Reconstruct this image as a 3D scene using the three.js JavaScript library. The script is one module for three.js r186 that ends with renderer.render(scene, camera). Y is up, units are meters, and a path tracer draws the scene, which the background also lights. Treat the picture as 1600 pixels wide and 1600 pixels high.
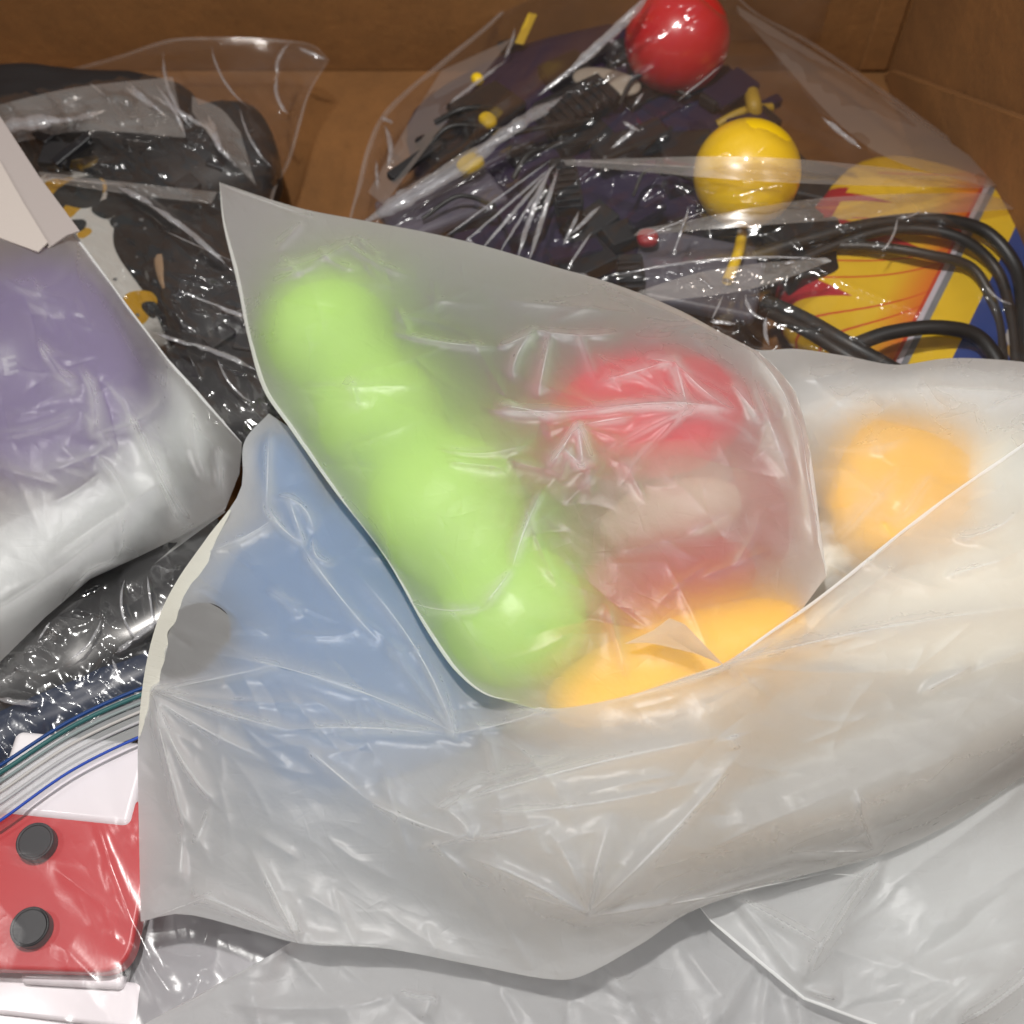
import * as THREE from 'three';
import { RoundedBoxGeometry } from 'three/addons/geometries/RoundedBoxGeometry.js';
import { mergeGeometries, mergeVertices } from 'three/addons/utils/BufferGeometryUtils.js';
import { RectAreaLightUniformsLib } from 'three/addons/lights/RectAreaLightUniformsLib.js';
import { FontLoader } from 'three/addons/loaders/FontLoader.js';
import { TextGeometry } from 'three/addons/geometries/TextGeometry.js';

// ───────────────────────── camera, light, exposure ─────────────────────────
const scene = new THREE.Scene();
const FOV = 48;
const camera = new THREE.PerspectiveCamera(FOV, 1, 0.01, 20);
camera.position.set(0, 0.364, 0.21);
camera.lookAt(0, 0, 0);
camera.focus = 0.395;
camera.userData.fStop = 11;
camera.updateMatrixWorld(true);

const renderer = new THREE.WebGLRenderer({ antialias: true });
renderer.setSize(1024, 1024);
renderer.toneMapping = THREE.LinearToneMapping;
renderer.toneMappingExposure = 1.05;
renderer.shadowMap.enabled = true;
scene.background = new THREE.Color(0.092, 0.095, 0.102);

RectAreaLightUniformsLib.init();
const lamp = new THREE.PointLight(new THREE.Color(1, 0.975, 0.94), 1.46, 0, 2);   // ceiling lamp over the open box
lamp.position.set(-0.06, 0.70, 0.02);
lamp.castShadow = true; lamp.shadow.radius = 0.75;
scene.add(lamp);
for (const [x, y, z, i] of [[0.36, 0.56, 0.06, 0.15], [-0.42, 0.60, 0.10, 0.14]]) {   // two added side lights, unseen, for more glints on the clear film
  const l = new THREE.PointLight(new THREE.Color(1, 0.975, 0.94), i, 0, 2); l.position.set(x, y, z); l.castShadow = true; l.shadow.radius = 0.4; scene.add(l);
}

// ───────────────────────── small tools ─────────────────────────
let seed = 12345;
const rnd = () => { seed = (seed * 1664525 + 1013904223) >>> 0; return seed / 4294967296; };
const rr = (a, b) => a + (b - a) * rnd();
const reseed = (n) => { seed = n >>> 0; };
const lerp = (a, b, t) => a + (b - a) * t;
const clamp01 = (x) => Math.min(1, Math.max(0, x));
const sstep = (a, b, x) => { const t = clamp01((x - a) / (b - a)); return t * t * (3 - 2 * t); };
const MM = 0.001;
const rgb = (r, g, b) => new THREE.Color(r, g, b);

// a place in the photograph (1600 px wide) and a height above the reference level -> a point of the scene
const tanF = Math.tan(THREE.MathUtils.degToRad(FOV / 2));
const eX = new THREE.Vector3(), eY = new THREE.Vector3(), eZ = new THREE.Vector3();
camera.matrixWorld.extractBasis(eX, eY, eZ);
function at(px, py, h) {
  const nx = (px / 800 - 1) * tanF, ny = (1 - py / 800) * tanF;
  const dx = eX.x * nx + eY.x * ny - eZ.x, dy = eX.y * nx + eY.y * ny - eZ.y, dz = eX.z * nx + eY.z * ny - eZ.z;
  const t = (h - camera.position.y) / dy;
  return new THREE.Vector3(camera.position.x + dx * t, h, camera.position.z + dz * t);
}
const perPx = (p) => -p.clone().sub(camera.position).dot(eZ) * tanF / 800;   // metres per photo pixel at p

const used = new Map();
function numbered(name) { const n = used.get(name) ?? 0; used.set(name, n + 1); return n ? `${name}_${String(n).padStart(3, '0')}` : name; }
function tag(o, label, category, group) { o.userData.label = label; o.userData.category = category; if (group) o.userData.group = group; return o; }
function thing(name, label, category, pos, group) {
  const o = new THREE.Group(); o.name = numbered(name); if (pos) o.position.copy(pos); scene.add(o); o.updateMatrixWorld(true);
  return tag(o, label, category, group);
}
function part(name, geo, mat, parent) {             // geometry is given in scene coordinates and moved into its parent's
  const m = new THREE.Mesh(geo, mat); m.name = name; m.castShadow = m.receiveShadow = true;
  if (parent !== scene) { parent.updateMatrixWorld(true); geo.applyMatrix4(parent.matrixWorld.clone().invert()); }
  parent.add(m); return m;
}
function solo(name, geo, mat, label, category, group) {
  geo.computeBoundingBox(); const c = geo.boundingBox.getCenter(new THREE.Vector3()); c.y = geo.boundingBox.min.y;
  geo.translate(-c.x, -c.y, -c.z);
  const m = new THREE.Mesh(geo, mat); m.name = numbered(name); m.position.copy(c); m.castShadow = m.receiveShadow = true; scene.add(m);
  return tag(m, label, category, group);
}

// tileable value noise
function hash2(x, y, s) { let n = Math.imul(x, 374761393) + Math.imul(y, 668265263) + Math.imul(s, 974634777); n = Math.imul(n ^ (n >>> 13), 1274126177); return ((n ^ (n >>> 16)) >>> 0) / 4294967296; }
function vnoise(x, y, per, s) {
  const x0 = Math.floor(x), y0 = Math.floor(y), fx = x - x0, fy = y - y0, u = fx * fx * (3 - 2 * fx), v = fy * fy * (3 - 2 * fy);
  const m = (a) => ((a % per) + per) % per;
  return lerp(lerp(hash2(m(x0), m(y0), s), hash2(m(x0 + 1), m(y0), s), u), lerp(hash2(m(x0), m(y0 + 1), s), hash2(m(x0 + 1), m(y0 + 1), s), u), v);
}
function fbm(x, y, s, oct = 4) { let a = 0, w = 0.5; for (let i = 0; i < oct; i++) { a += w * vnoise(x, y, 1 << 20, s + i); x *= 2.03; y *= 2.03; w *= 0.5; } return a; }
// faceted crumple: bowls that meet in sharp ridges, as creased film does
function crumple(x, y, s) {
  const xi = Math.floor(x), yi = Math.floor(y); let f1 = 9, f2 = 9;
  for (let j = -1; j <= 1; j++) for (let i = -1; i <= 1; i++) {
    const cx = xi + i + 0.1 + 0.8 * hash2(xi + i, yi + j, s), cy = yi + j + 0.1 + 0.8 * hash2(xi + i, yi + j, s + 7);
    const d = (x - cx) ** 2 + (y - cy) ** 2;
    if (d < f1) { f2 = f1; f1 = d; } else if (d < f2) f2 = d;
  }
  return Math.sqrt(f1);
}

function dataTex(n, fn, { srgb = false, repeat = 1, chan = 1 } = {}) {
  const float = !srgb, a = float ? new Float32Array(n * n * 4) : new Uint8Array(n * n * 4), c = [0, 0, 0];
  for (let y = 0; y < n; y++) for (let x = 0; x < n; x++) {
    const v = fn(x / n, y / n, c), k = (y * n + x) * 4;
    for (let i = 0; i < 3; i++) { const q = chan === 1 ? v : c[i]; a[k + i] = float ? q : Math.round(255 * clamp01(q)); }
    a[k + 3] = float ? 1 : 255;
  }
  const t = new THREE.DataTexture(a, n, n, THREE.RGBAFormat, float ? THREE.FloatType : THREE.UnsignedByteType);
  t.wrapS = t.wrapT = THREE.RepeatWrapping; t.magFilter = THREE.LinearFilter; t.minFilter = THREE.LinearFilter;
  if (srgb) t.colorSpace = THREE.SRGBColorSpace;
  t.repeat.set(repeat, repeat); t.needsUpdate = true; return t;
}

// fine wrinkle relief of film, 12 cm a tile
reseed(99);
const TB = 768, wr = new Float32Array(TB * TB);
for (let k = 0; k < 420; k++) {
  const x0 = rnd(), y0 = rnd(), a = rr(0, Math.PI), L = rr(0.02, 0.16), amp = rr(0.15, 1) * (rnd() < 0.5 ? -1 : 1) * 0.8, w = rr(0.0025, 0.008), bend = rr(-0.25, 0.25);
  const N = Math.ceil(L * TB * 1.2), R = Math.ceil(w * 4 * TB), px = x0 * TB, py = y0 * TB, ca = Math.cos(a), sa = Math.sin(a), X = Math.ceil(L * TB) + R;
  for (let j = -X; j <= X; j++) for (let i = -X; i <= X; i++) {
    const u = (i * ca + j * sa) / TB, v0 = (-i * sa + j * ca) / TB, t = u / L; if (t < -0.5 || t > 0.5) continue;
    const v = v0 - bend * L * (t * t - 0.08); if (Math.abs(v) > 4 * w) continue;
    const q = ((((Math.round(py) + j) % TB) + TB) % TB) * TB + ((((Math.round(px) + i) % TB) + TB) % TB);
    wr[q] += amp * Math.exp(-Math.abs(v) / w) * Math.cos(t * Math.PI) ** 1.5;
  }
}
const wrinkleTex = dataTex(TB, (u, v) => 0.5 + 0.22 * wr[Math.floor(v * TB) * TB + Math.floor(u * TB)] + 0.10 * (vnoise(u * 40, v * 40, 40, 3) - 0.5) + 0.05 * (vnoise(u * 130, v * 130, 130, 4) - 0.5), { repeat: 1 / 0.12 });
const grainTex = dataTex(512, (u, v) => 0.5 * vnoise(u * 120, v * 120, 120, 11) + 0.3 * vnoise(u * 256, v * 256, 256, 12) + 0.2 * vnoise(u * 24, v * 24, 24, 13), { repeat: 1 / 0.05 });

// ───────────────────────── materials ─────────────────────────
const phys = (o) => new THREE.MeshPhysicalMaterial({ side: THREE.DoubleSide, ...o });
const frost = (t0, color = rgb(0.95, 0.955, 0.955), rough = 0.90) => phys({ color, transmission: t0 * 0.90, thickness: 0, roughness: rough, ior: 1.3, bumpMap: wrinkleTex, bumpScale: 0.0006 });
const filmSkin = phys({ color: rgb(1, 1, 1), transmission: 1, thickness: 0, roughness: 0.43, ior: 1.4, bumpMap: wrinkleTex, bumpScale: 0.0004 });
const clearFilm = phys({ color: rgb(0.97, 0.96, 0.95), transmission: 0.988, thickness: 0, roughness: 0.16, ior: 1.7, bumpMap: wrinkleTex, bumpScale: 0.0005 });
const clearFold = phys({ color: rgb(0.9, 0.9, 0.92), transmission: 0.84, thickness: 0, roughness: 0.22, ior: 1.95 });
const hazyFilm = phys({ color: rgb(0.93, 0.88, 0.84), transmission: 0.88, thickness: 0, roughness: 0.28, ior: 1.5 });
const plain = (color, roughness = 0.5, extra = {}) => phys({ color, roughness, ...extra });
const M = {
  black: plain(rgb(0.012, 0.012, 0.014), 0.32, { clearcoat: 0.4, clearcoatRoughness: 0.2 }),
  blackMatt: plain(rgb(0.014, 0.013, 0.014), 0.6),
  cable: plain(rgb(0.02, 0.018, 0.017), 0.45),
  violetDark: plain(rgb(0.022, 0.009, 0.045), 0.5, { bumpMap: grainTex, bumpScale: 0.0003 }),
  greyPlastic: plain(rgb(0.10, 0.095, 0.12), 0.4),
  cream: plain(rgb(0.94, 0.89, 0.78), 0.6, { bumpMap: grainTex, bumpScale: 0.0006 }),
  white: plain(rgb(0.82, 0.83, 0.82), 0.5),
  whiteSoft: plain(rgb(0.66, 0.67, 0.66), 0.5),
  whiteGloss: plain(rgb(0.84, 0.80, 0.82), 0.35, { clearcoat: 0.4, clearcoatRoughness: 0.15 }),
  green: plain(rgb(0.40, 0.68, 0.09), 0.6),
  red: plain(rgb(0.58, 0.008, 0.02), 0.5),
  orange: plain(rgb(1.0, 0.52, 0.0), 0.5),
  blue: plain(rgb(0.012, 0.115, 0.30), 0.5),
  purple: plain(rgb(0.10, 0.05, 0.19), 0.5),
  redBall: plain(rgb(0.55, 0.012, 0.016), 0.3, { clearcoat: 0.8, clearcoatRoughness: 0.08 }),
  yellowBall: plain(rgb(0.93, 0.60, 0.005), 0.35, { clearcoat: 0.7, clearcoatRoughness: 0.1 }),
  yellow: plain(rgb(0.75, 0.50, 0.01), 0.5),
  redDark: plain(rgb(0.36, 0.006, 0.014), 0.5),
  redPanel: plain(rgb(0.50, 0.006, 0.010), 0.45, { clearcoat: 0.3, clearcoatRoughness: 0.3 }),
  button: plain(rgb(0.012, 0.011, 0.013), 0.5),
  greyDisc: plain(rgb(0.016, 0.011, 0.009), 0.6),
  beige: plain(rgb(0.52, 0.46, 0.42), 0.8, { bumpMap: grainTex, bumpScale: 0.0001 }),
  tan: plain(rgb(0.30, 0.20, 0.12), 0.6),
  palegrey: plain(rgb(0.32, 0.32, 0.33), 0.7),
};

// ───────────────────────── film ─────────────────────────
function curve(pts, smooth) {                     // polyline of [x, y, h] -> function of 0..1 by length
  let P = pts.map((p) => new THREE.Vector3(...p));
  if (smooth && P.length > 2) P = new THREE.CatmullRomCurve3(P, false, 'centripetal').getPoints(P.length * 14);
  const L = [0]; for (let i = 1; i < P.length; i++) L.push(L[i - 1] + Math.hypot(P[i].x - P[i - 1].x, P[i].y - P[i - 1].y));
  const T = L[L.length - 1];
  return (t) => { const s = clamp01(t) * T; let i = 1; while (i < P.length - 1 && L[i] < s) i++; return P[i - 1].clone().lerp(P[i], clamp01((s - L[i - 1]) / Math.max(1e-6, L[i] - L[i - 1]))); };
}
// height of a crease list at a place; a crease is [x0, y0, x1, y1, rise mm, width px, bend]
function creaseHeight(list, x, y) {
  let s = 0;
  for (const c of list) {
    const [x0, y0, x1, y1, amp, w, bend = 0, round = 0] = c, dx = x1 - x0, dy = y1 - y0, L = Math.hypot(dx, dy), R = 5 * w + Math.abs(bend) * L;
    if (x < Math.min(x0, x1) - R || x > Math.max(x0, x1) + R || y < Math.min(y0, y1) - R || y > Math.max(y0, y1) + R) continue;
    const u = ((x - x0) * dx + (y - y0) * dy) / (L * L); if (u < -0.12 || u > 1.12) continue;
    const v = ((y - y0) * dx - (x - x0) * dy) / L - bend * L * 4 * u * (1 - u);
    const along = sstep(-0.12, 0.18, u) * (1 - sstep(0.75, 1.12, u));
    const ww = w * (0.55 + 0.9 * clamp01(u));
    s += amp * along * (round ? Math.exp(-((v / ww) ** 2)) : Math.exp(-Math.sqrt(v * v + 5) / ww));
  }
  return s;
}
function randomCreases(n, box, { ang = 0, spread = Math.PI, len = [40, 180], amp = [0.2, 0.8], w = [5, 16] } = {}) {
  const out = [];
  for (let i = 0; i < n; i++) {
    const x = rr(box[0], box[2]), y = rr(box[1], box[3]), a = ang + rr(-spread, spread) / 2, L = rr(...len), d = rnd() < 0.5 ? 1 : -1;
    out.push([x, y, x + d * Math.cos(a) * L, y + d * Math.sin(a) * L, rr(...amp) * (rnd() < 0.72 ? 1 : -1), rr(...w), rr(-0.08, 0.08)]);
  }
  return out;
}
function fan(x, y, a0, a1, n, len, amp, w) {
  const out = [];
  for (let i = 0; i < n; i++) { const a = lerp(a0, a1, (i + rr(-0.25, 0.25) + 0.5) / n), L = len * rr(0.6, 1.1); out.push([x, y, x + Math.cos(a) * L, y + Math.sin(a) * L, amp * rr(0.5, 1.2), w * rr(0.7, 1.3), rr(-0.05, 0.05)]); }
  return out;
}
// A film is a sheet spanned between four edges. Over its contents it is drawn taut: the lift over the plain sheet is a membrane that
// rests on the contents and is otherwise as smooth as its edges let it be.
function filmGeometry(f) {
  const { top, bottom, left, right, nu, nv, creases = [], bulges = [], push = [], gap = 2.2, noise = [], smooth = true, skin, slack = 0, step = 5, drop = 0, gain = skin ? 2.5 : 1.7 } = f;
  const T = curve(top, smooth), B = curve(bottom, smooth), L = curve(left, smooth), R = curve(right, smooth);
  const c00 = T(0), c10 = T(1), c01 = B(0), c11 = B(1);
  const sheet = (u, v) => {
    const t = T(u), b = B(u), l = L(v), r = R(v), c = [0, 0, 0];
    ['x', 'y', 'z'].forEach((q, m) => { c[m] = (1 - v) * t[q] + v * b[q] + (1 - u) * l[q] + u * r[q] - ((1 - u) * (1 - v) * c00[q] + u * (1 - v) * c10[q] + (1 - u) * v * c01[q] + u * v * c11[q]); });
    for (const [bx, by, rx, ry, a, ang = 0] of bulges) { const q = Math.cos(ang), s = Math.sin(ang), dx = (c[0] - bx) * q + (c[1] - by) * s, dy = -(c[0] - bx) * s + (c[1] - by) * q; c[2] += a * Math.exp(-((dx / rx) ** 2 + (dy / ry) ** 2)) * Math.min(1, 12 * Math.min(u, 1 - u, v, 1 - v)); }
    if (drop) c[2] -= drop * Math.min(1, 9 * Math.min(u, 1 - u, v, 1 - v));
    return c;
  };
  const cu = Math.max(8, Math.round(nu / step)), cv = Math.max(8, Math.round(nv / step)), W = cu + 1, lift = new Float32Array(W * (cv + 1));
  if (push.length) {
    const base = [], low = new Float32Array(W * (cv + 1));
    for (let j = 0; j <= cv; j++) for (let i = 0; i <= cu; i++) base.push(sheet(i / cu, j / cv));
    const a = base[0], e = base[W + 1], du = Math.hypot(base[1][0] - a[0], base[1][1] - a[1]); void e; void du;
    const m0 = base[Math.floor(cv / 2) * W + Math.floor(cu / 2)], m1 = base[Math.floor(cv / 2) * W + Math.floor(cu / 2) + 1], m2 = base[(Math.floor(cv / 2) + 1) * W + Math.floor(cu / 2)];
    const hu = Math.hypot(m1[0] - m0[0], m1[1] - m0[1]), hv = Math.hypot(m2[0] - m0[0], m2[1] - m0[1]) * 1.15, wu = 1 / (hu * hu), wv = 1 / (hv * hv);
    for (let it = 0; it < 420; it++) {
      if (it % 60 === 0 && it < 300) for (let q = 0; q < low.length; q++) {
        const [x, y, h] = base[q], p = at(x, y, (h + Math.max(lift[q], low[q])) * MM); let m = -1e3;
        for (const o of push) { const tp = o.top(p.x, p.z); if (tp !== null) m = Math.max(m, tp / MM + (o.gap ?? gap) - h); }
        low[q] = it ? lerp(low[q], Math.max(0, m), 0.7) : Math.max(0, m);
      }
      for (let j = 1; j < cv; j++) for (let i = 1; i < cu; i++) {
        const q = j * W + i, mean = (wu * (lift[q - 1] + lift[q + 1]) + wv * (lift[q - W] + lift[q + W])) / (2 * (wu + wv));
        lift[q] = Math.max(low[q], lerp(lift[q], mean * (1 - slack), 1.5));
      }
    }
  }
  const bs = (t) => [(1 - t) ** 3 / 6, (3 * t ** 3 - 6 * t * t + 4) / 6, (-3 * t ** 3 + 3 * t * t + 3 * t + 1) / 6, t ** 3 / 6];
  const liftAt = (u, v) => {
    const x = u * cu, y = v * cv, i = Math.min(cu - 1, Math.floor(x)), j = Math.min(cv - 1, Math.floor(y)), bx = bs(x - i), by = bs(y - j); let s = 0;
    const get = (a, b) => { const A = a < 0 ? -a : a > cu ? 2 * cu - a : a, Bq = b < 0 ? -b : b > cv ? 2 * cv - b : b, val = lift[Bq * W + A]; return (a < 0 || a > cu) !== (b < 0 || b > cv) ? -val : val; };
    for (let m = 0; m < 4; m++) for (let k = 0; k < 4; k++) s += bx[k] * by[m] * get(i - 1 + k, j - 1 + m);
    return s;
  };
  const n = (nu + 1) * (nv + 1), pix = new Float32Array(n * 3), pos = new Float32Array(n * 3), uv = new Float32Array(n * 2);
  for (let j = 0; j <= nv; j++) for (let i = 0; i <= nu; i++) {
    const u = i / nu, v = j / nv, [x, y, h] = sheet(u, v), rim = Math.min(1, Math.min(u * nu, (1 - u) * nu, v * nv, (1 - v) * nv) / 10);
    let extra = gain * creaseHeight(creases, x, y);
    for (const [sx, sy, ang, amp, s, kind] of noise) { const q = Math.cos(ang), w = Math.sin(ang), X = (x * q + y * w) / sx, Y = (-x * w + y * q) / sy; extra += amp * (kind ? fbm(X, Y, s, 3) - 0.45 : crumple(X + 1.2 * fbm(Y * 0.7, X * 0.7, s + 3, 2), Y, s) - 0.4); }
    const p = at(x, y, (h + (push.length ? liftAt(u, v) : 0) + extra * (0.25 + 0.75 * rim)) * MM);
    const q = j * (nu + 1) + i; pix[q * 3] = x; pix[q * 3 + 1] = y; pix[q * 3 + 2] = p.y; pos[q * 3] = p.x; pos[q * 3 + 1] = p.y; pos[q * 3 + 2] = p.z;
    uv[q * 2] = x * 0.00023; uv[q * 2 + 1] = -y * 0.00025;
  }
  const idx = [];
  for (let j = 0; j < nv; j++) for (let i = 0; i < nu; i++) { const a = j * (nu + 1) + i, b = a + 1, c = a + nu + 1, d = c + 1; if ((i + j) & 1) idx.push(a, c, b, b, c, d); else idx.push(a, c, d, a, d, b); }
  const g = new THREE.BufferGeometry();
  g.setAttribute('position', new THREE.BufferAttribute(pos, 3)); g.setAttribute('uv', new THREE.BufferAttribute(uv, 2)); g.setIndex(idx); g.computeVertexNormals();
  const grid = pix; g.userData.height = (x, y) => { let best = 1e9, h = 0; for (let q = 0; q < grid.length; q += 3) { const d = (grid[q] - x) ** 2 + (grid[q + 1] - y) ** 2; if (d < best) { best = d; h = grid[q + 2]; } } return h; };
  if (!skin) return g;
  const s = g.clone(), P = s.attributes.position, N = s.attributes.normal;    // the outer skin of the same film, a tenth of a millimetre out
  for (let i = 0; i < P.count; i++) P.setXYZ(i, P.getX(i) + N.getX(i) * 0.00009, P.getY(i) + N.getY(i) * 0.00009, P.getZ(i) + N.getZ(i) * 0.00009);
  const both = mergeGeometries([g, s], true); both.userData.height = g.userData.height; return both;
}
// a narrow fold in a film: a thin roll that lies along a line of the film, wavering a little and tapering out at its ends
function foldGeometry(height, x0, y0, x1, y1, r, { bend = 0, waver = 0.35, flat = 0.6, n = 46, sides = 9, sink = 0.2, taper = 0.25 } = {}) {
  const dx = x1 - x0, dy = y1 - y0, L = Math.hypot(dx, dy), nx = -dy / L, ny = dx / L, pos = [], idx = [], hs = [], pts = [];
  for (let i = 0; i <= n; i += 6) { const t = i / n, b = bend * L * 4 * t * (1 - t); hs.push(height(x0 + dx * t + nx * b, y0 + dy * t + ny * b)); }
  const s0 = rnd() * 100;
  for (let i = 0; i <= n; i++) {
    const t = i / n, b = bend * L * 4 * t * (1 - t) + waver * Math.min(r, 1.3) / 0.25 * (vnoise(t * L / 9, s0, 1 << 20, 5) - 0.5), k = Math.min(hs.length - 1.001, t * n / 6), a = Math.floor(k);
    pts.push(at(x0 + dx * t + nx * b, y0 + dy * t + ny * b, lerp(hs[a], hs[Math.min(hs.length - 1, a + 1)], k - a) + (waver * Math.min(r, 1.3) * 0.8 * (vnoise(t * L / 7, s0 + 9, 1 << 20, 6) - 0.5) - r * flat * sink) * MM));
  }
  const T = new THREE.Vector3(), S = new THREE.Vector3(), U = new THREE.Vector3(0, 1, 0);
  for (let i = 0; i <= n; i++) {
    T.copy(pts[Math.min(n, i + 1)]).sub(pts[Math.max(0, i - 1)]).normalize(); S.crossVectors(T, U).normalize(); const V = new THREE.Vector3().crossVectors(S, T);
    const t = i / n, rad = r * MM * Math.min(1, t / taper + 0.05, (1 - t) / taper + 0.05) * (0.85 + 0.3 * vnoise(t * L / 14, s0 + 20, 1 << 20, 7));
    for (let k = 0; k < sides; k++) { const a = k / sides * 6.28319; pos.push(pts[i].x + (S.x * Math.cos(a) + V.x * flat * Math.sin(a)) * rad, pts[i].y + (S.y * Math.cos(a) + V.y * flat * Math.sin(a)) * rad, pts[i].z + (S.z * Math.cos(a) + V.z * flat * Math.sin(a)) * rad); }
    if (i < n) for (let k = 0; k < sides; k++) { const q = i * sides + k, w = i * sides + (k + 1) % sides; idx.push(q, q + sides, w, w, q + sides, w + sides); }
  }
  const g = new THREE.BufferGeometry(); g.setAttribute('position', new THREE.Float32BufferAttribute(pos, 3)); g.setAttribute('uv', new THREE.Float32BufferAttribute(new Float32Array(pos.length / 3 * 2), 2)); g.setIndex(idx); g.computeVertexNormals(); return g;
}
function folds(list, height, mat, parent, opt = {}) { for (const [x0, y0, x1, y1, r, bend = 0] of list) part('fold', foldGeometry(height, x0, y0, x1, y1, r, { bend, ...opt }), mat, parent); }
function creaseLines(list, height, mat, parent, r, pick) {       // the whitened tops of the sharpest creases, one part
  const g = list.filter((c) => c[4] > pick).map((c) => foldGeometry(height, c[0], c[1], c[2], c[3], r * (0.5 + 0.4 * Math.min(1.6, c[4])), { bend: c[6] ?? 0, waver: 0.5, n: 30, sides: 6, flat: 0.5, taper: 0.45 }));
  if (g.length) part('crease_lines', mergeGeometries(g), mat, parent).userData.kind = 'stuff';
}
// heat-sealed rim: a narrow ribbon along an edge
function rimGeometry(pts, width, lift = 0.0006, smooth = true, inward = 1, from = 0, to = 1) {
  const C0 = curve(pts, smooth), C = (t) => C0(lerp(from, to, t)), n = 160, pos = [], uv = [], idx = [];
  for (let i = 0; i <= n; i++) {
    const a = C(i / n), d = C(Math.min(1, i / n + 0.004)).sub(C(Math.max(0, i / n - 0.004))), l = Math.hypot(d.x, d.y) || 1, nx = -d.y / l * inward, ny = d.x / l * inward;
    const wd = width * Math.min(1, 0.12 + i / n * 4, 0.12 + (1 - i / n) * 4) * (0.85 + 0.3 * vnoise(i / 9, width, 4096, 8));
    for (const s of [0, 0.5, 1]) { const p = at(a.x + nx * wd * s, a.y + ny * wd * s, a.z * MM + lift + (s === 0.5 ? 0.0004 : 0)); pos.push(p.x, p.y, p.z); uv.push(i * 0.002, s * 0.003); }
    if (i < n) for (let s = 0; s < 2; s++) { const q = i * 3 + s; idx.push(q, q + 3, q + 1, q + 1, q + 3, q + 4); }
  }
  const g = new THREE.BufferGeometry(); g.setAttribute('position', new THREE.Float32BufferAttribute(pos, 3)); g.setAttribute('uv', new THREE.Float32BufferAttribute(uv, 2)); g.setIndex(idx); g.computeVertexNormals(); return g;
}

// ───────────────────────── solids ─────────────────────────
// rounded solid (superellipsoid): returns geometry in scene coordinates and the height of its top over a place
function pillow(px, py, h, rx, ry, rz, yaw = 0, n = 2, lump = 0, seg = 56) {
  const c = at(px, py, h * MM), g = new THREE.SphereGeometry(1, seg, Math.round(seg * 0.7)), P = g.attributes.position, d = new THREE.Vector3();
  for (let i = 0; i < P.count; i++) {
    d.fromBufferAttribute(P, i); const e = 2 / 1; void e;
    let r = (Math.abs(d.x) ** n + Math.abs(d.y) ** n + Math.abs(d.z) ** n) ** (-1 / n);
    if (lump) r *= 1 + lump * (fbm(d.x * 3 + 9, d.y * 3 + d.z * 2.2 + 5, 40 + Math.round(px), 3) - 0.45);
    P.setXYZ(i, d.x * r * rx * MM, d.y * r * ry * MM, d.z * r * rz * MM);
  }
  g.computeVertexNormals(); g.rotateY(yaw); g.translate(c.x, c.y, c.z);
  const cy = Math.cos(yaw), sy = Math.sin(yaw);
  g.userData.push = { top: (x, z) => { const dx = x - c.x, dz = z - c.z, u = (dx * cy - dz * sy) / (rx * MM), v = (dx * sy + dz * cy) / (rz * MM), t = 1 - Math.abs(u) ** n - Math.abs(v) ** n; return t > 0 ? c.y + ry * MM * t ** (1 / n) : null; } };
  return g;
}
function ball(px, py, h, r) { return pillow(px, py, h, r, r, r, 0, 2, 0, 64); }
function slab(px, py, h, w, t, d, yaw = 0, radius = 1.2, tilt = 0, roll = 0) {   // h: height of its middle
  const g = new RoundedBoxGeometry(w * MM, t * MM, d * MM, 4, radius * MM), c = at(px, py, h * MM);
  g.rotateX(tilt); g.rotateZ(roll); g.rotateY(yaw); g.translate(c.x, c.y, c.z);
  const cy = Math.cos(yaw), sy = Math.sin(yaw);
  g.userData.push = { top: (x, z) => { const dx = x - c.x, dz = z - c.z, u = (dx * cy - dz * sy) / (w * MM / 2), v = (dx * sy + dz * cy) / (d * MM / 2); if (Math.abs(u) > 1 || Math.abs(v) > 1) return null; return c.y + t * MM / 2 + Math.tan(roll) * u * w * MM / 2 - Math.tan(tilt) * v * d * MM / 2; } };
  return g;
}
function tube(pts, r, seg = 80, radial = 10) { return new THREE.TubeGeometry(new THREE.CatmullRomCurve3(pts.map(([x, y, h]) => at(x, y, h * MM))), seg, r * MM, radial); }

// ───────────────────────── the cardboard box ─────────────────────────
const cardTex = dataTex(1024, (u, v, c) => {
  const f = 0.45 * vnoise(u * 9, v * 9, 9, 21) + 0.3 * vnoise(u * 40, v * 40, 40, 22) + 0.25 * vnoise(u * 300, v * 300, 300, 23), fib = vnoise(u * 500, v * 160, 500, 24) > 0.86 ? -0.05 : 0, k = 0.88 + 0.22 * f + fib;
  c[0] = 0.58 * k; c[1] = 0.41 * k; c[2] = 0.235 * k;
}, { srgb: true, repeat: 1 / 0.3, chan: 3 });
const cardBump = dataTex(512, (u, v) => 0.5 + 0.02 * Math.sin(u * Math.PI * 2 * 40) * (0.6 + 0.4 * vnoise(u * 8, v * 8, 8, 30)) + 0.2 * vnoise(u * 90, v * 90, 90, 31) + 0.3 * vnoise(u * 12, v * 12, 12, 32), { repeat: 1 / 0.3 });
const card = plain(rgb(0.72, 0.66, 0.55), 0.85, { map: cardTex, bumpMap: cardBump, bumpScale: 0.0009 });
const FLOOR = -0.10, BACK = -0.362, RIGHT = 0.2255;
const boxThing = thing('cardboard_box', 'open brown cardboard box that holds all the bags', 'cardboard box', new THREE.Vector3(0, FLOOR, 0));
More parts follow.
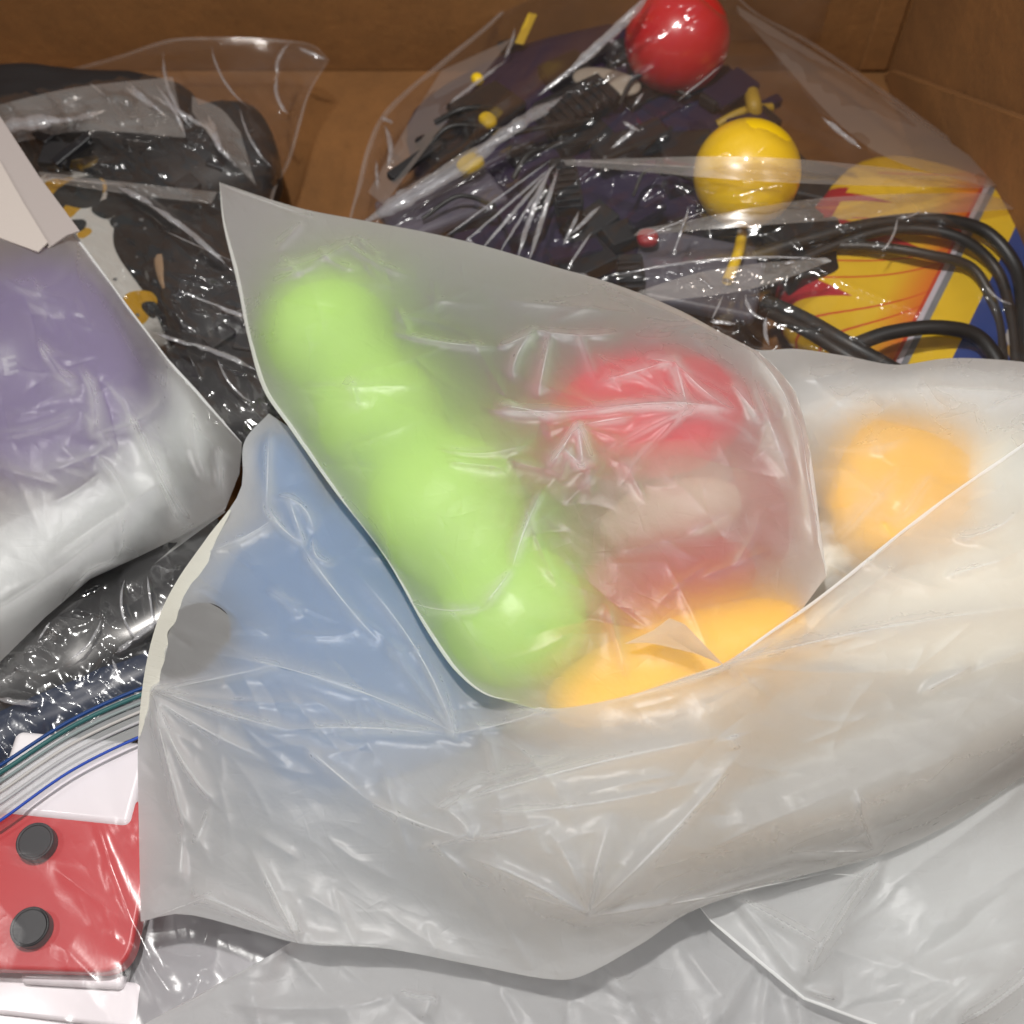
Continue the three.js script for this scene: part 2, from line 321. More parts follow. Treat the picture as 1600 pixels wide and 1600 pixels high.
function board(name, w, h, d, x, y, z, rot = [0, 0, 0]) {
  const g = new RoundedBoxGeometry(w, h, d, 2, 0.0012), P = g.attributes.position, N = g.attributes.normal, U = g.attributes.uv;
  for (let i = 0; i < P.count; i++) { const ax = Math.abs(N.getX(i)), ay = Math.abs(N.getY(i)), az = Math.abs(N.getZ(i)); if (ay >= ax && ay >= az) U.setXY(i, P.getX(i), P.getZ(i)); else if (ax >= az) U.setXY(i, P.getZ(i), P.getY(i)); else U.setXY(i, P.getX(i), P.getY(i)); }
  g.rotateX(rot[0]); g.rotateY(rot[1]); g.rotateZ(rot[2]); g.translate(x, y, z); return part(name, g, card, boxThing);
}
board('bottom_panel', 0.74, 0.004, 0.74, -0.05, FLOOR - 0.002, 0.0);
board('back_wall', 0.66, 0.27, 0.004, -0.09, FLOOR + 0.135, BACK - 0.002);
const leanOut = (g) => { g.translate(-RIGHT, 0, -BACK); g.rotateY(0.105); g.translate(RIGHT, 0, BACK); return g; };
{ const m = board('right_wall', 0.004, 0.27, 0.75, RIGHT + 0.002, FLOOR + 0.135, 0.0); m.geometry.translate(boxThing.position.x, boxThing.position.y, boxThing.position.z); leanOut(m.geometry); m.geometry.translate(-boxThing.position.x, -boxThing.position.y, -boxThing.position.z); }
board('left_wall', 0.004, 0.27, 0.73, -0.40, FLOOR + 0.135, 0.0);
board('front_wall', 0.70, 0.17, 0.004, -0.05, FLOOR + 0.085, 0.36);
{ // folded flap lying against the right wall, its slanted edge running up from the corner
  const s = new THREE.Shape(); s.moveTo(BACK + 0.006, FLOOR + 0.002); s.lineTo(BACK + 0.012, FLOOR + 0.010); s.lineTo(BACK + 0.20, FLOOR + 0.125); s.lineTo(0.1, FLOOR + 0.125); s.lineTo(0.1, FLOOR + 0.002);
  const g = new THREE.ExtrudeGeometry(s, { depth: 0.0035, bevelEnabled: true, bevelSize: 0.0006, bevelThickness: 0.0006, bevelSegments: 2 });
  g.rotateY(-Math.PI / 2); g.translate(RIGHT - 0.0012, 0, 0);
  part('side_flap', leanOut(g), card, boxThing);
}
{ // glued corner strip of the box, folded round from the back wall
  const g = new RoundedBoxGeometry(0.016, 0.10, 0.0022, 3, 0.001), P = g.attributes.position, U = g.attributes.uv; for (let i = 0; i < P.count; i++) U.setXY(i, P.getX(i), P.getY(i));
  g.translate(RIGHT - 0.0105, FLOOR + 0.052, BACK + 0.0012);
  part('corner_strip', g, card, boxThing);
}
{ // strip of clear packing tape on the back wall near the corner
  const g = new THREE.PlaneGeometry(0.075, 0.05, 60, 40), P = g.attributes.position;
  for (let i = 0; i < P.count; i++) P.setZ(i, 0.0012 * crumple(P.getX(i) * 90 + 4, P.getY(i) * 70 + 9, 55));
  g.computeVertexNormals(); g.translate(RIGHT - 0.085, FLOOR + 0.048, BACK + 0.0015);
  part('packing_tape', g, clearFilm, boxThing);
}

// ───────────────────────── back left: clear bag with the black and white items ─────────────────────────
const spotTex = (() => {
  const c = document.createElement('canvas'); c.width = c.height = 512; const x = c.getContext('2d');
  x.fillStyle = '#e4e2dc'; x.fillRect(0, 0, 512, 512); reseed(7);
  const o = at(195, 390, -0.062), cy = Math.cos(0.62), sy = Math.sin(0.62), spot = (px, py) => { const p = at(px, py, -0.043), dx = p.x - o.x, dz = p.z - o.z; return [512 * (0.5 + (dx * cy - dz * sy) / 0.124), 512 * (0.5 + (dx * sy + dz * cy) / 0.124)]; };
  const at2 = (px, py, r, col) => { const [u, v] = spot(px, py); blot(u, v, r, col); };
  const blot = (cx, cy, r, col) => { x.fillStyle = col; x.beginPath(); const e = 0.12 * Math.sin(cx), p0 = cy * 0.7; for (let i = 0; i <= 60; i++) { const a = i / 60 * 6.28319, q = r * (1 + e * Math.cos(2 * a + p0) + 0.1 * Math.sin(3 * a + p0 * 2)); x.lineTo(cx + Math.cos(a) * q, cy + Math.sin(a) * q); } x.fill(); };
  const edge = [[176, 296], [166, 322], [186, 345], [178, 372], [182, 400], [206, 432], [232, 462], [248, 500], [262, 560], [460, 620], [520, 300], [420, 120], [180, 150], [20, 200], [60, 262], [130, 270]].map(([a, b]) => spot(a, b));
  x.fillStyle = '#15171a'; x.beginPath(); edge.forEach(([a, b], i) => { const [c, d] = edge[(i + 1) % edge.length]; i ? x.quadraticCurveTo(a, b, (a + c) / 2, (b + d) / 2) : x.moveTo((a + c) / 2, (b + d) / 2); }); x.closePath(); x.fill();
  at2(88, 296, 34, '#d9a518'); at2(152, 298, 24, '#d9a518'); at2(112, 332, 24, '#d9a518'); at2(214, 468, 30, '#d6a10f'); at2(134, 370, 14, '#d9a518'); at2(60, 330, 30, '#d9a518'); at2(120, 245, 40, '#8a6f2a');
  at2(128, 306, 48, '#20282a'); at2(168, 332, 26, '#1f2527'); at2(124, 358, 17, '#23292c'); at2(230, 470, 14, '#1f2527'); at2(90, 320, 30, '#20282a'); at2(192, 352, 22, '#1f2527');
  for (let i = 0; i < 12; i++) at2(rr(140, 230), rr(340, 520), rr(2, 5), '#77797a');
  const t = new THREE.CanvasTexture(c); t.colorSpace = THREE.SRGBColorSpace; return t;
})();
const leftContents = [];
{
  const g = pillow(195, 390, -62, 62, 22, 62, 0.62, 2.6, 0.12), P = g.attributes.position, U = g.attributes.uv, c = at(195, 390, -0.062), cy = Math.cos(0.62), sy = Math.sin(0.62);
  for (let i = 0; i < P.count; i++) { const dx = P.getX(i) - c.x, dz = P.getZ(i) - c.z; U.setXY(i, 0.5 + (dx * cy - dz * sy) / 0.124, 0.5 - (dx * sy + dz * cy) / 0.124); }
  leftContents.push(g.userData.push);
  solo('stuffed_toy', g, phys({ map: spotTex, roughness: 0.8, bumpMap: grainTex, bumpScale: 0.0004 }), 'white toy with black patches and yellow spots in the clear bag at left', 'toy');
}
reseed(31);
{
  const lumps = [
    ['black_case', 'glossy black moulded case under the clear film along the back wall', pillow(130, 200, -52, 62, 24, 26, -0.12, 4, 0.1), 'case'],
    ['black_shell', 'glossy black rounded shell at the right end of the left clear bag', pillow(330, 260, -58, 34, 22, 32, 0.3, 3.2, 0.12), 'shell'],
    ['black_bundle', 'black glossy bundle beside the tip of the frosted bag with the green toy', pillow(345, 470, -55, 26, 22, 44, 0.35, 3, 0.12), 'bundle'],
    ['black_block', 'black block beneath the lower end of the left clear bag', pillow(380, 620, -58, 36, 20, 30, 0.2, 4, 0.1), 'block'],
  ];
  const some = (k, x0, y0, x1, y1, h) => Array.from({ length: k }, () => slab(rr(x0, x1), rr(y0, y1), h + rr(-3, 3), rr(6, 24), rr(3, 7), rr(4, 16), rr(-0.3, 0.9), 0.9, rr(-0.1, 0.25), rr(-0.2, 0.2)));
  const left = { black_case: some(14, 40, 150, 240, 250, -33), black_shell: some(7, 280, 190, 380, 300, -42), black_bundle: some(8, 300, 420, 390, 540, -39), black_block: some(6, 330, 570, 420, 660, -44) };
  for (const [n, l, g, c] of lumps) { leftContents.push(g.userData.push); const t = thing(n, l, c, new THREE.Box3().setFromBufferAttribute(g.attributes.position).getCenter(new THREE.Vector3())); part('shell', g, M.blackMatt, t); for (const q of left[n]) part('moulding', q, rnd() < 0.6 ? M.black : M.blackMatt, t); }
  const ear = pillow(262, 432, -40, 4.5, 3, 15, 0.42, 2.2, 0.25); solo('tan_tag', ear, M.tan, 'narrow tan piece beside the white patch in the left clear bag', 'tag');
}
{
  const b = thing('clear_bag', 'crinkled clear plastic bag over black and white items at back left', 'plastic bag', at(230, 330, -0.09));
  reseed(411);
  const cr = [
    [-10, 198, 140, 183, 4, 18, 0, 1], [100, 190, 260, 175, 1.2, 10, 0.05], [180, 110, 290, 190, 1.6, 7, 0.03], [240, 130, 300, 230, 1.6, 7, -0.04], [255, 80, 320, 210, 2.4, 10, 0.1],
    [60, 275, 250, 285, 1.8, 8, 0.02], [185, 290, 350, 410, 3.6, 13, -0.03, 1], [350, 410, 300, 300, 1.2, 7, 0], [240, 520, 405, 578, 3, 9, -0.03, 1], [240, 350, 400, 440, 1.3, 7, 0.02], [300, 480, 390, 500, 2, 8, 0],
    [330, 60, 380, 170, 2.2, 9, 0.1], [450, 70, 432, 130, 2.6, 6, 0.15], [432, 130, 455, 180, 2.4, 6, 0.15], [455, 62, 510, 90, 2.5, 8, 0], [320, 190, 370, 260, 1.8, 8, 0], [380, 160, 430, 270, 2.2, 9, 0.08], [340, 560, 400, 640, 1.4, 8, 0.1],
    ...randomCreases(90, [20, 90, 330, 280], { ang: 0.5, spread: 1.6, len: [30, 130], amp: [0.4, 1.5], w: [4, 9] }),
    ...randomCreases(70, [180, 260, 430, 660], { ang: 0.6, spread: 1.4, len: [30, 150], amp: [0.4, 1.4], w: [4, 10] }),
  ];
  const f = { top: [[-90, 150, -60], [0, 126, -66], [100, 110, -62], [200, 82, -56], [262, 62, -52], [340, 58, -50], [440, 62, -52], [492, 72, -52], [514, 94, -54]],
    right: [[514, 94, -54], [484, 145, -58], [468, 200, -60], [452, 255, -60], [430, 298, -56], [420, 400, -40], [440, 560, -34], [460, 700, -36]],
    left: [[-90, 150, -60], [-80, 300, -40], [-40, 450, -38], [60, 600, -36], [160, 700, -40]], bottom: [[160, 700, -40], [300, 720, -38], [460, 700, -36]],
    nu: 230, nv: 230, creases: cr, push: leftContents, noise: [[70, 34, 0.5, 2.6, 61], [30, 16, 0.8, 1.2, 62]], gain: 2.8 };
  const ff = part('front_film', filmGeometry(f), clearFilm, b), H = ff.geometry.userData.height;
  folds([[185, 292, 240, 320, 1.6], [230, 318, 352, 412, 1.5, -0.03], [240, 520, 300, 540, 1.0], [290, 535, 400, 578, 1.3, -0.03], [-20, 200, 95, 186, 4.2], [70, 190, 165, 172, 2.0, 0.05], [195, 135, 245, 170, 1.6], [240, 150, 330, 205, 1.4], [325, 180, 345, 240, 1.6], [255, 80, 300, 200, 0.9, 0.1], [245, 135, 290, 215, 0.9, -0.05], [235, 160, 262, 185, 0.8], [452, 68, 434, 120, 1.0, 0.15], [434, 118, 450, 178, 0.9, 0.15], [466, 74, 508, 92, 1.2], [318, 185, 372, 262, 1.0, 0.05], [60, 276, 200, 290, 0.6], [340, 480, 396, 500, 1.1], [280, 455, 400, 500, 0.5], [255, 360, 390, 420, 0.4], [330, 70, 385, 165, 0.6, 0.1], [375, 170, 425, 262, 0.6, 0.08], [340, 560, 395, 630, 0.5, 0.1], [100, 165, 130, 150, 0.6], [140, 130, 165, 150, 0.6], [200, 130, 230, 155, 0.6]], H, clearFold, b);
  const pleat = (p) => { const q = p.map(([x, y]) => [x, y, H(x, y) / MM + 1.2]); part('film_pleat', filmGeometry({ top: [q[0], q[1], q[2]], bottom: [q[3], q[4], q[5]], left: [q[0], q[3]], right: [q[2], q[5]], nu: 90, nv: 30, creases: cr.filter((c, i) => i % 2), gain: 1.6, noise: [[60, 30, 0.4, 1.4, 64]] }), hazyFilm, b); };
  pleat([[-20, 168], [110, 138], [270, 120], [-20, 232], [130, 205], [290, 215]]); pleat([[60, 268], [200, 285], [340, 300], [66, 282], [190, 302], [330, 318]]); pleat([[300, 150], [345, 170], [375, 205], [300, 175], [330, 215], [400, 290]]);
  for (const [n, e, r] of [['top', f.top, 1], ['right', f.right, 1]]) part('sealed_edge', rimGeometry(e, 5, 0.0005, true, r), hazyFilm, b);
  const back = { ...f, nu: 40, nv: 40, push: [], creases: [], noise: [[120, 120, 0, 3, 63, 1]], drop: 7, bulges: [[230, 380, 220, 220, -36]] };
  back.top = f.top.map(([x, y, h]) => [x, y, h - 1.5]); back.right = f.right.map(([x, y, h]) => [x, y, Math.min(h - 2, -56)]); back.left = f.left.map(([x, y, h]) => [x, y, -80]); back.bottom = f.bottom.map(([x, y, h]) => [x, y, -80]);
  part('back_film', filmGeometry(back), clearFilm, b);
}

// ───────────────────────── back right: clear bag with the game controllers ─────────────────────────
const rightContents = [];
const keep = (g, k) => { if (k) g.userData.push.gap = k; rightContents.push(g.userData.push); return g; };
{
  const g = keep(pillow(930, 240, -74, 92, 26, 84, 0.5, 3, 0.18)); const hs = thing('purple_housing', 'dark purple plastic housing under the red and yellow balls', 'housing', at(930, 240, -0.095)); part('shell', g, M.violetDark, hs);
  reseed(313);
  for (let i = 0; i < 46; i++) { const x = rr(620, 1240), y = rr(60, 440); if ((x - 930) * 0.5 + (y - 240) < -150 && x < 760) continue; const q = slab(x, y, rr(-56, -40), rr(8, 34), rr(3, 9), rr(5, 22), rr(0.3, 0.8), 0.9, rr(-0.12, 0.12), rr(-0.12, 0.12)); if (i % 3 === 0) keep(q); part('moulding', q, [M.black, M.blackMatt, M.violetDark][i % 3], hs); }
  for (let i = 0; i < 8; i++) { const x = rr(640, 1000), y = rr(120, 420); part('wire', tube([[x, y, -40], [x + rr(20, 60), y - rr(10, 50), -34], [x + rr(60, 140), y - rr(0, 80), -40]], rr(0.8, 1.6), 30, 8), M.cable, hs); }
  const j = thing('red_joystick', 'shiny red ball-topped joystick at the top edge of the photo', 'joystick', at(1080, 100, -0.07));
  const rb = at(1058, 62, -0.026); part('ball_top', keep(ball(1058, 62, -26, 82 * perPx(rb) * 1000), 5), M.redBall, j); part('stem', tube([[1058, 75, -30], [1075, 110, -55], [1080, 120, -72]], 4), M.blackMatt, j);
  const y = thing('yellow_joystick', 'yellow ball-topped joystick with a thin yellow stalk', 'joystick', at(1165, 300, -0.07));
  const yb = at(1167, 271, -0.020); part('ball_top', keep(ball(1167, 271, -20, 83 * perPx(yb) * 1000), 5), M.yellowBall, y);
  part('stem', tube([[1167, 280, -28], [1168, 340, -50], [1170, 350, -66]], 3.5), M.yellow, y);
  solo('yellow_strap', tube([[1160, 365, -44], [1152, 400, -38], [1136, 440, -40]], 2.6), M.yellow, 'short yellow strap hanging below the yellow ball', 'strap');
  solo('yellow_lever', mergeGeometries([tube([[1180, 190, -50], [1178, 165, -42], [1172, 140, -46]], 4), tube([[1120, 195, -50], [1160, 175, -46], [1205, 168, -50]], 2.4)]), plain(rgb(0.42, 0.27, 0.03), 0.5), 'dull yellow lever just behind the yellow ball', 'lever');
  const d = pillow(948, 128, -40, 18, 3, 9, -0.3, 2.2); solo('pale_disc', d, plain(rgb(0.36, 0.31, 0.25), 0.5), 'pale beige disc lying left of the red ball', 'disc');
  solo('yellow_tape', mergeGeometries([slab(822, 45, -48, 5, 1, 26, -0.3, 0.4)]), plain(rgb(0.55, 0.36, 0.03), 0.5), 'dull yellow strip near the top edge beside the bag fold', 'strip');
}
reseed(77);
{ // black moulded blocks with ribs, each rib its own piece
  function ribbed(name, label, px, py, h, w, d, yaw, n, along) {
    const b = thing(name, label, 'plastic part', at(px, py, (h - 8) * MM)); const body = slab(px, py, h, w, 10, d, yaw, 1.5); rightContents.push(body.userData.push); part('body', body, M.blackMatt, b);
    const c = at(px, py, (h + 5.6) * MM);
    for (let i = 0; i < n; i++) { const t = (i + 0.5) / n - 0.5, g = new RoundedBoxGeometry((along ? w * 0.9 : w / n * 0.5) * MM, 2.6 * MM, (along ? d / n * 0.5 : d * 0.9) * MM, 2, 0.4 * MM); g.translate(along ? 0 : t * w * MM, 0, along ? t * d * MM : 0); g.rotateY(yaw); g.translate(c.x, c.y, c.z); part('rib', g, M.black, b); }
  }
  ribbed('ribbed_plug', 'black ribbed plug standing left of the yellow ball', 884, 292, -34, 13, 30, 0.12, 7, true);
  ribbed('ribbed_grip', 'long black ribbed grip lying under the tubular bag fold', 900, 165, -42, 42, 20, 0.6, 8, false);
  ribbed('ribbed_connector', 'small black ribbed connector at the lower edge of the clear bag', 985, 430, -34, 12, 18, 0.05, 5, true);
  const blk = [[760, 175, -44, 34, 12, 26, 0.7, 'left of the long ribbed grip'], [985, 225, -38, 40, 10, 14, 0.5, 'between the red ball and the ribbed plug'], [1070, 240, -46, 30, 14, 20, 0.2, 'touching the left side of the yellow ball'], [1260, 290, -58, 46, 12, 26, -0.2, 'right of the yellow ball'], [1270, 400, -50, 36, 16, 34, 0.3, 'below the yellow ball beside the striped pack'], [1570, 480, -56, 30, 20, 50, 0.1, 'at the right edge behind the cables'], [700, 225, -48, 30, 8, 20, 0.7, 'nearest the cardboard at the left end of the clear bag']];
  for (const [x, y, h, w, t, d, yaw, where] of blk) { const g = slab(x, y, h, w, t, d, yaw, 2.5, rr(-0.15, 0.15), rr(-0.15, 0.15)); rightContents.push(g.userData.push); solo('black_block', g, M.black, 'black plastic block ' + where, 'block'); }
  const yl = [[762, 188, -36, 4, 5, 'on the black block left of the ribbed grip'], [746, 124, -42, 3, 3.5, 'nearest the back wall'], [735, 255, -33, 7, 5, 'under the shiny tubular fold']];
  for (const [x, y, h, a, b, where] of yl) solo('yellow_button', pillow(x, y, h, a, 3, b, 0.6, 2.4), M.yellow, 'small yellow button ' + where, 'button');
  const rd = [[1012, 372, -34, 'below and left of the yellow ball'], [1250, 350, -42, 'below and right of the yellow ball']];
  for (const [x, y, h, where] of rd) solo('red_button', pillow(x, y, h - 4, 5, 3, 5, 0, 2.4), plain(rgb(0.3, 0.01, 0.015), 0.5), 'small dark red button ' + where, 'button');
  const gr = keep(slab(1090, 430, -48, 60, 8, 44, -0.25, 3)); solo('grey_housing', gr, M.greyPlastic, 'grey violet plastic housing under the shiny film below the yellow ball', 'housing');
  const g2 = keep(slab(690, 320, -48, 60, 8, 30, 0.5, 3)); solo('grey_tray', g2, plain(rgb(0.10, 0.09, 0.12), 0.4), 'dark grey tray under the fan of creases', 'tray');
}
{ // striped pack
  const c = document.createElement('canvas'); c.width = 1024; c.height = 1024; const x = c.getContext('2d');
  x.fillStyle = '#efc21c'; x.fillRect(0, 0, 1024, 1024);
  x.fillStyle = '#b31224'; x.fillRect(0, 300, 120, 724);
  const flame = (y, w, t) => { x.fillStyle = '#b81a28'; x.beginPath(); x.moveTo(100, y - w); x.quadraticCurveTo(300, y - w * 0.7, t, y + 10); x.quadraticCurveTo(300, y + w * 0.7, 100, y + w); x.fill(); };
  const wedge = (y0, y1, t, ty) => { x.fillStyle = '#b81a28'; x.beginPath(); x.moveTo(60, y0); x.lineTo(t, ty); x.lineTo(60, y1); x.fill(); }; void flame; wedge(470, 640, 520, 500); wedge(330, 400, 300, 330); wedge(760, 900, 330, 800); wedge(930, 1024, 260, 960);
  x.strokeStyle = '#d8541a'; x.lineWidth = 7; for (const y of [60, 330, 560, 640, 790, 860]) { x.beginPath(); x.moveTo(190, y + 130); x.quadraticCurveTo(420, y + 60, 560, y - 120); x.stroke(); }
  const gr = x.createLinearGradient(430, 0, 565, 0); gr.addColorStop(0, 'rgba(232,120,20,0)'); gr.addColorStop(1, 'rgba(228,100,18,0.9)'); x.fillStyle = gr; x.fillRect(430, 0, 135, 1024);
  x.fillStyle = '#c9401d'; x.fillRect(556, 0, 12, 1024); x.fillStyle = '#c9c4cf'; x.fillRect(568, 0, 18, 1024); x.fillStyle = '#7c8189'; x.fillRect(586, 0, 22, 1024);
  x.fillStyle = '#f2c81b'; x.fillRect(608, 0, 125, 1024); x.fillStyle = '#123f8c'; x.fillRect(733, 0, 291, 1024);
  reseed(5); for (let i = 0; i < 90; i++) { x.fillStyle = i % 3 ? '#a07a35' : '#b9b4b0'; x.beginPath(); const bx = rr(880, 1000), by = rr(350, 1000); x.ellipse(bx, by, rr(8, 36), rr(10, 46), rr(0, 3), 0, 7); x.fill(); }
  const t = new THREE.CanvasTexture(c); t.colorSpace = THREE.SRGBColorSpace;
  const yaw = -0.52, g = pillow(1475, 452, -66, 74, 25, 68, yaw, 3.4, 0.03), P = g.attributes.position, U = g.attributes.uv, o = at(1430, 455, -0.066), cy = Math.cos(yaw), sy = Math.sin(yaw);
  for (let i = 0; i < P.count; i++) { const dx = P.getX(i) - o.x, dz = P.getZ(i) - o.z; U.setXY(i, 0.5 + (dx * cy - dz * sy) / 0.132, 0.5 - (dx * sy + dz * cy) / 0.136); }
  keep(g); solo('striped_pack', g, phys({ map: t, roughness: 0.55, bumpMap: grainTex, bumpScale: 0.0002 }), 'yellow, red and blue flame-striped soft pack under black cables', 'pack');
}
{ // cables
  const cs = [
    ['running along the top of the striped pack', [[1180, 400, -42], [1270, 372, -36], [1380, 348, -32], [1470, 344, -31], [1540, 362, -34], [1586, 415, -38], [1600, 500, -40], [1612, 620, -44]], 3.2],
    ['second from the top across the striped pack', [[1190, 440, -44], [1300, 385, -38], [1400, 358, -33], [1500, 372, -32], [1556, 420, -38], [1580, 500, -42], [1590, 620, -46]], 2.6],
    ['crossing the middle of the striped pack', [[1250, 385, -42], [1360, 385, -35], [1450, 398, -32], [1520, 420, -36], [1556, 490, -42], [1570, 620, -46]], 2.4],
    ['slanting down from the grey housing to the frosted bag', [[1195, 470, -40], [1260, 500, -35], [1330, 540, -32], [1420, 590, -36]], 3.4],
    ['beside the slanting cable, nearer the frosted bag', [[1205, 488, -41], [1262, 518, -36], [1330, 560, -34], [1400, 600, -38]], 3.0],
    ['bowed across the lower end of the striped pack', [[1320, 545, -34], [1390, 520, -31], [1470, 512, -31], [1530, 528, -36], [1580, 600, -44]], 3.4],
  ];
  for (const [w, p, r] of cs) solo('black_cable', tube(p, r), M.cable, 'black cable ' + w, 'cable', 'black cables on the striped pack');
}
{
  const b = thing('clear_bag', 'clear plastic bag with long shiny folds over the joysticks and cables', 'plastic bag', at(1050, 300, -0.09));
  reseed(902);
  const cr = [
    [570, 345, 1030, -10, 7, 20, 0.012, 1], [600, 350, 900, 190, 3.2, 11, 0.0, 1], [640, 300, 800, 195, 1.2, 6, 0], [690, 170, 790, 92, 2.4, 7, 0], [790, 92, 805, 40, 2.2, 6, 0.05], [860, 135, 1010, 10, 2.8, 7, 0],
    [595, 180, 612, 260, 2.8, 8, -0.1], [600, 230, 590, 300, 2, 7, 0], [612, 190, 630, 240, 1.6, 5, 0],
    [868, 255, 715, 385, 1.8, 6, 0], [868, 255, 745, 395, 1.8, 6, 0], [866, 258, 775, 400, 1.8, 6, 0], [868, 260, 806, 405, 2.2, 6, 0.02], [870, 262, 824, 408, 2.2, 6, 0], [860, 250, 690, 372, 1.4, 6, 0],
    [900, 330, 880, 380, 1.6, 6, 0], [940, 325, 890, 365, 1.7, 6, 0], [925, 360, 885, 420, 1.4, 6, 0],
    [985, 200, 1000, 190, 2, 5, 0], [960, 225, 1010, 145, 2.2, 6, 0], [1000, 150, 880, 260, 1.5, 6, 0],
    [880, 250, 1600, 292, 2.6, 9, 0.0], [1060, 320, 1600, 318, 2.4, 9, 0.0], [1000, 370, 1240, 300, 1.6, 8, 0.0], [1075, 320, 1050, 400, 1.4, 6, 0], [950, 430, 1290, 405, 2.2, 10, -0.03],
    [1160, 460, 1200, 540, 2.6, 8, 0.2], [1105, 500, 1150, 505, 2, 7, 0], [1130, 460, 1110, 500, 1.4, 7, 0], [1250, 380, 1400, 330, 1.4, 7, 0.05], [1380, 390, 1440, 325, 1.5, 5, 0], [1280, 420, 1500, 500, 1.4, 8, 0.04],
    [1280, 180, 1350, 235, 2.4, 12, 0], [1140, 20, 1600, 300, 2.2, 14, 0], [1190, 140, 1400, 250, 1.6, 16, 0.05], [1540, 440, 1590, 480, 2, 7, 0.1], [1130, 95, 1060, 160, 1.3, 6, 0], [1100, 150, 1000, 200, 1.2, 6, 0],
    ...randomCreases(70, [600, 60, 1000, 440], { ang: -0.75, spread: 0.9, len: [40, 170], amp: [0.3, 1.1], w: [4, 8] }),
    ...randomCreases(60, [1000, 200, 1600, 560], { ang: 0.2, spread: 1.6, len: [40, 170], amp: [0.3, 1.1], w: [4, 9] }),
  ];
  const f = { top: [[835, -40, -50], [900, -55, -24], [1000, -70, -2], [1060, -70, 0], [1120, -40, -20]], left: [[835, -40, -50], [770, 30, -62], [690, 95, -66], [600, 175, -66], [575, 225, -64], [556, 300, -58], [545, 345, -50], [540, 400, -44]],
    right: [[1120, -40, -20], [1180, 18, -50], [1262, 62, -66], [1380, 140, -66], [1480, 212, -64], [1592, 292, -56], [1680, 370, -54], [1700, 520, -50], [1700, 640, -46]],
    bottom: [[540, 400, -44], [700, 470, -34], [900, 540, -32], [1100, 610, -32], [1300, 650, -34], [1500, 660, -40], [1700, 640, -46]],
    nu: 300, nv: 230, creases: cr, push: rightContents, noise: [[110, 36, -0.7, 2.0, 71], [40, 18, -0.5, 0.8, 72]], gain: 2.6 };
  const ff = part('front_film', filmGeometry(f), clearFilm, b), H = ff.geometry.userData.height;
  folds([[560, 352, 800, 206, 5.2, 0.01], [740, 240, 880, 150, 3.6], [640, 318, 800, 206, 1.4], [840, 150, 925, 85, 1.3], [880, 118, 1020, -14, 2.8, 0.02], [690, 172, 790, 94, 1.1], [788, 92, 804, 45, 0.9, 0.05], [594, 182, 614, 192, 1.3], [600, 195, 606, 262, 1.4, -0.1], [588, 250, 590, 300, 0.8],
    [868, 256, 715, 388, 0.7], [868, 256, 745, 398, 0.9], [866, 258, 776, 402, 0.7], [860, 262, 808, 406, 1.3, 0.02], [872, 262, 826, 410, 1.2], [860, 250, 690, 374, 0.5], [905, 330, 880, 384, 0.9], [938, 322, 892, 366, 1.1], [925, 362, 886, 420, 0.7], [972, 190, 1000, 205, 1.2], [995, 200, 955, 232, 1.2], [1005, 145, 990, 165, 0.8], [730, 370, 740, 385, 0.9],
    [1078, 320, 1052, 398, 0.5], [955, 432, 1290, 405, 0.7, -0.04], [1165, 460, 1200, 500, 0.9, 0.2], [1198, 495, 1202, 540, 0.9, 0.1], [1108, 502, 1150, 506, 1.1], [1130, 462, 1112, 500, 0.5], [1378, 392, 1402, 340, 0.6, 0.1], [1400, 340, 1440, 328, 0.5, 0.1], [1285, 184, 1345, 232, 1.6], [1225, 412, 1242, 408, 0.9], [1540, 445, 1582, 476, 0.6, 0.1], [890, 430, 920, 432, 1.4], [1130, 100, 1058, 158, 0.5], [880, 250, 1100, 262, 0.4], [1000, 372, 1100, 330, 0.4]], H, clearFold, b);
  for (const [e, r] of [[f.left, -1], [f.right, 1]]) part('sealed_edge', rimGeometry(e, 7, 0.0005, true, r), hazyFilm, b);
  const bandGeo = (p) => { const q = p.map(([x, y]) => [x, y, H(x, y) / MM + 1.2]); return filmGeometry({ top: [q[0], q[1], q[2]], bottom: [q[3], q[4], q[5]], left: [q[0], q[3]], right: [q[2], q[5]], nu: 90, nv: 14, noise: [[120, 30, 0, 0.8, 74, 1]], smooth: true }); };
  part('film_pleat', bandGeo([[1150, 8], [1320, 112], [1580, 288], [1156, 22], [1360, 232], [1540, 292]]), hazyFilm, b);
  part('film_pleat', bandGeo([[690, 110], [640, 190], [575, 300], [800, 60], [690, 200], [600, 320]]), hazyFilm, b);
  part('film_pleat', bandGeo([[880, 250], [1200, 246], [1610, 288], [884, 258], [1200, 284], [1610, 296]]), hazyFilm, b);
  part('film_pleat', bandGeo([[1000, 358], [1280, 310], [1610, 300], [990, 368], [1220, 350], [1610, 325]]), hazyFilm, b);
  part('film_pleat', bandGeo([[940, 476], [1100, 424], [1290, 402], [946, 480], [1180, 450], [1300, 408]]), hazyFilm, b);
  const back = { ...f, nu: 40, nv: 40, push: [], creases: [], noise: [[120, 120, 0, 3, 73, 1]], drop: 7, bulges: [] };
  for (const s of ['top', 'left', 'right', 'bottom']) back[s] = f[s].map(([x, y, h]) => [x, y, s === 'bottom' ? -94 : Math.min(h - 2, -62)]);
  back.bottom[0][2] = back.left[back.left.length - 1][2]; back.bottom[back.bottom.length - 1][2] = back.right[back.right.length - 1][2];
  back.bulges = [[1050, 330, 300, 200, -26]];
  part('back_film', filmGeometry(back), clearFilm, b);
}

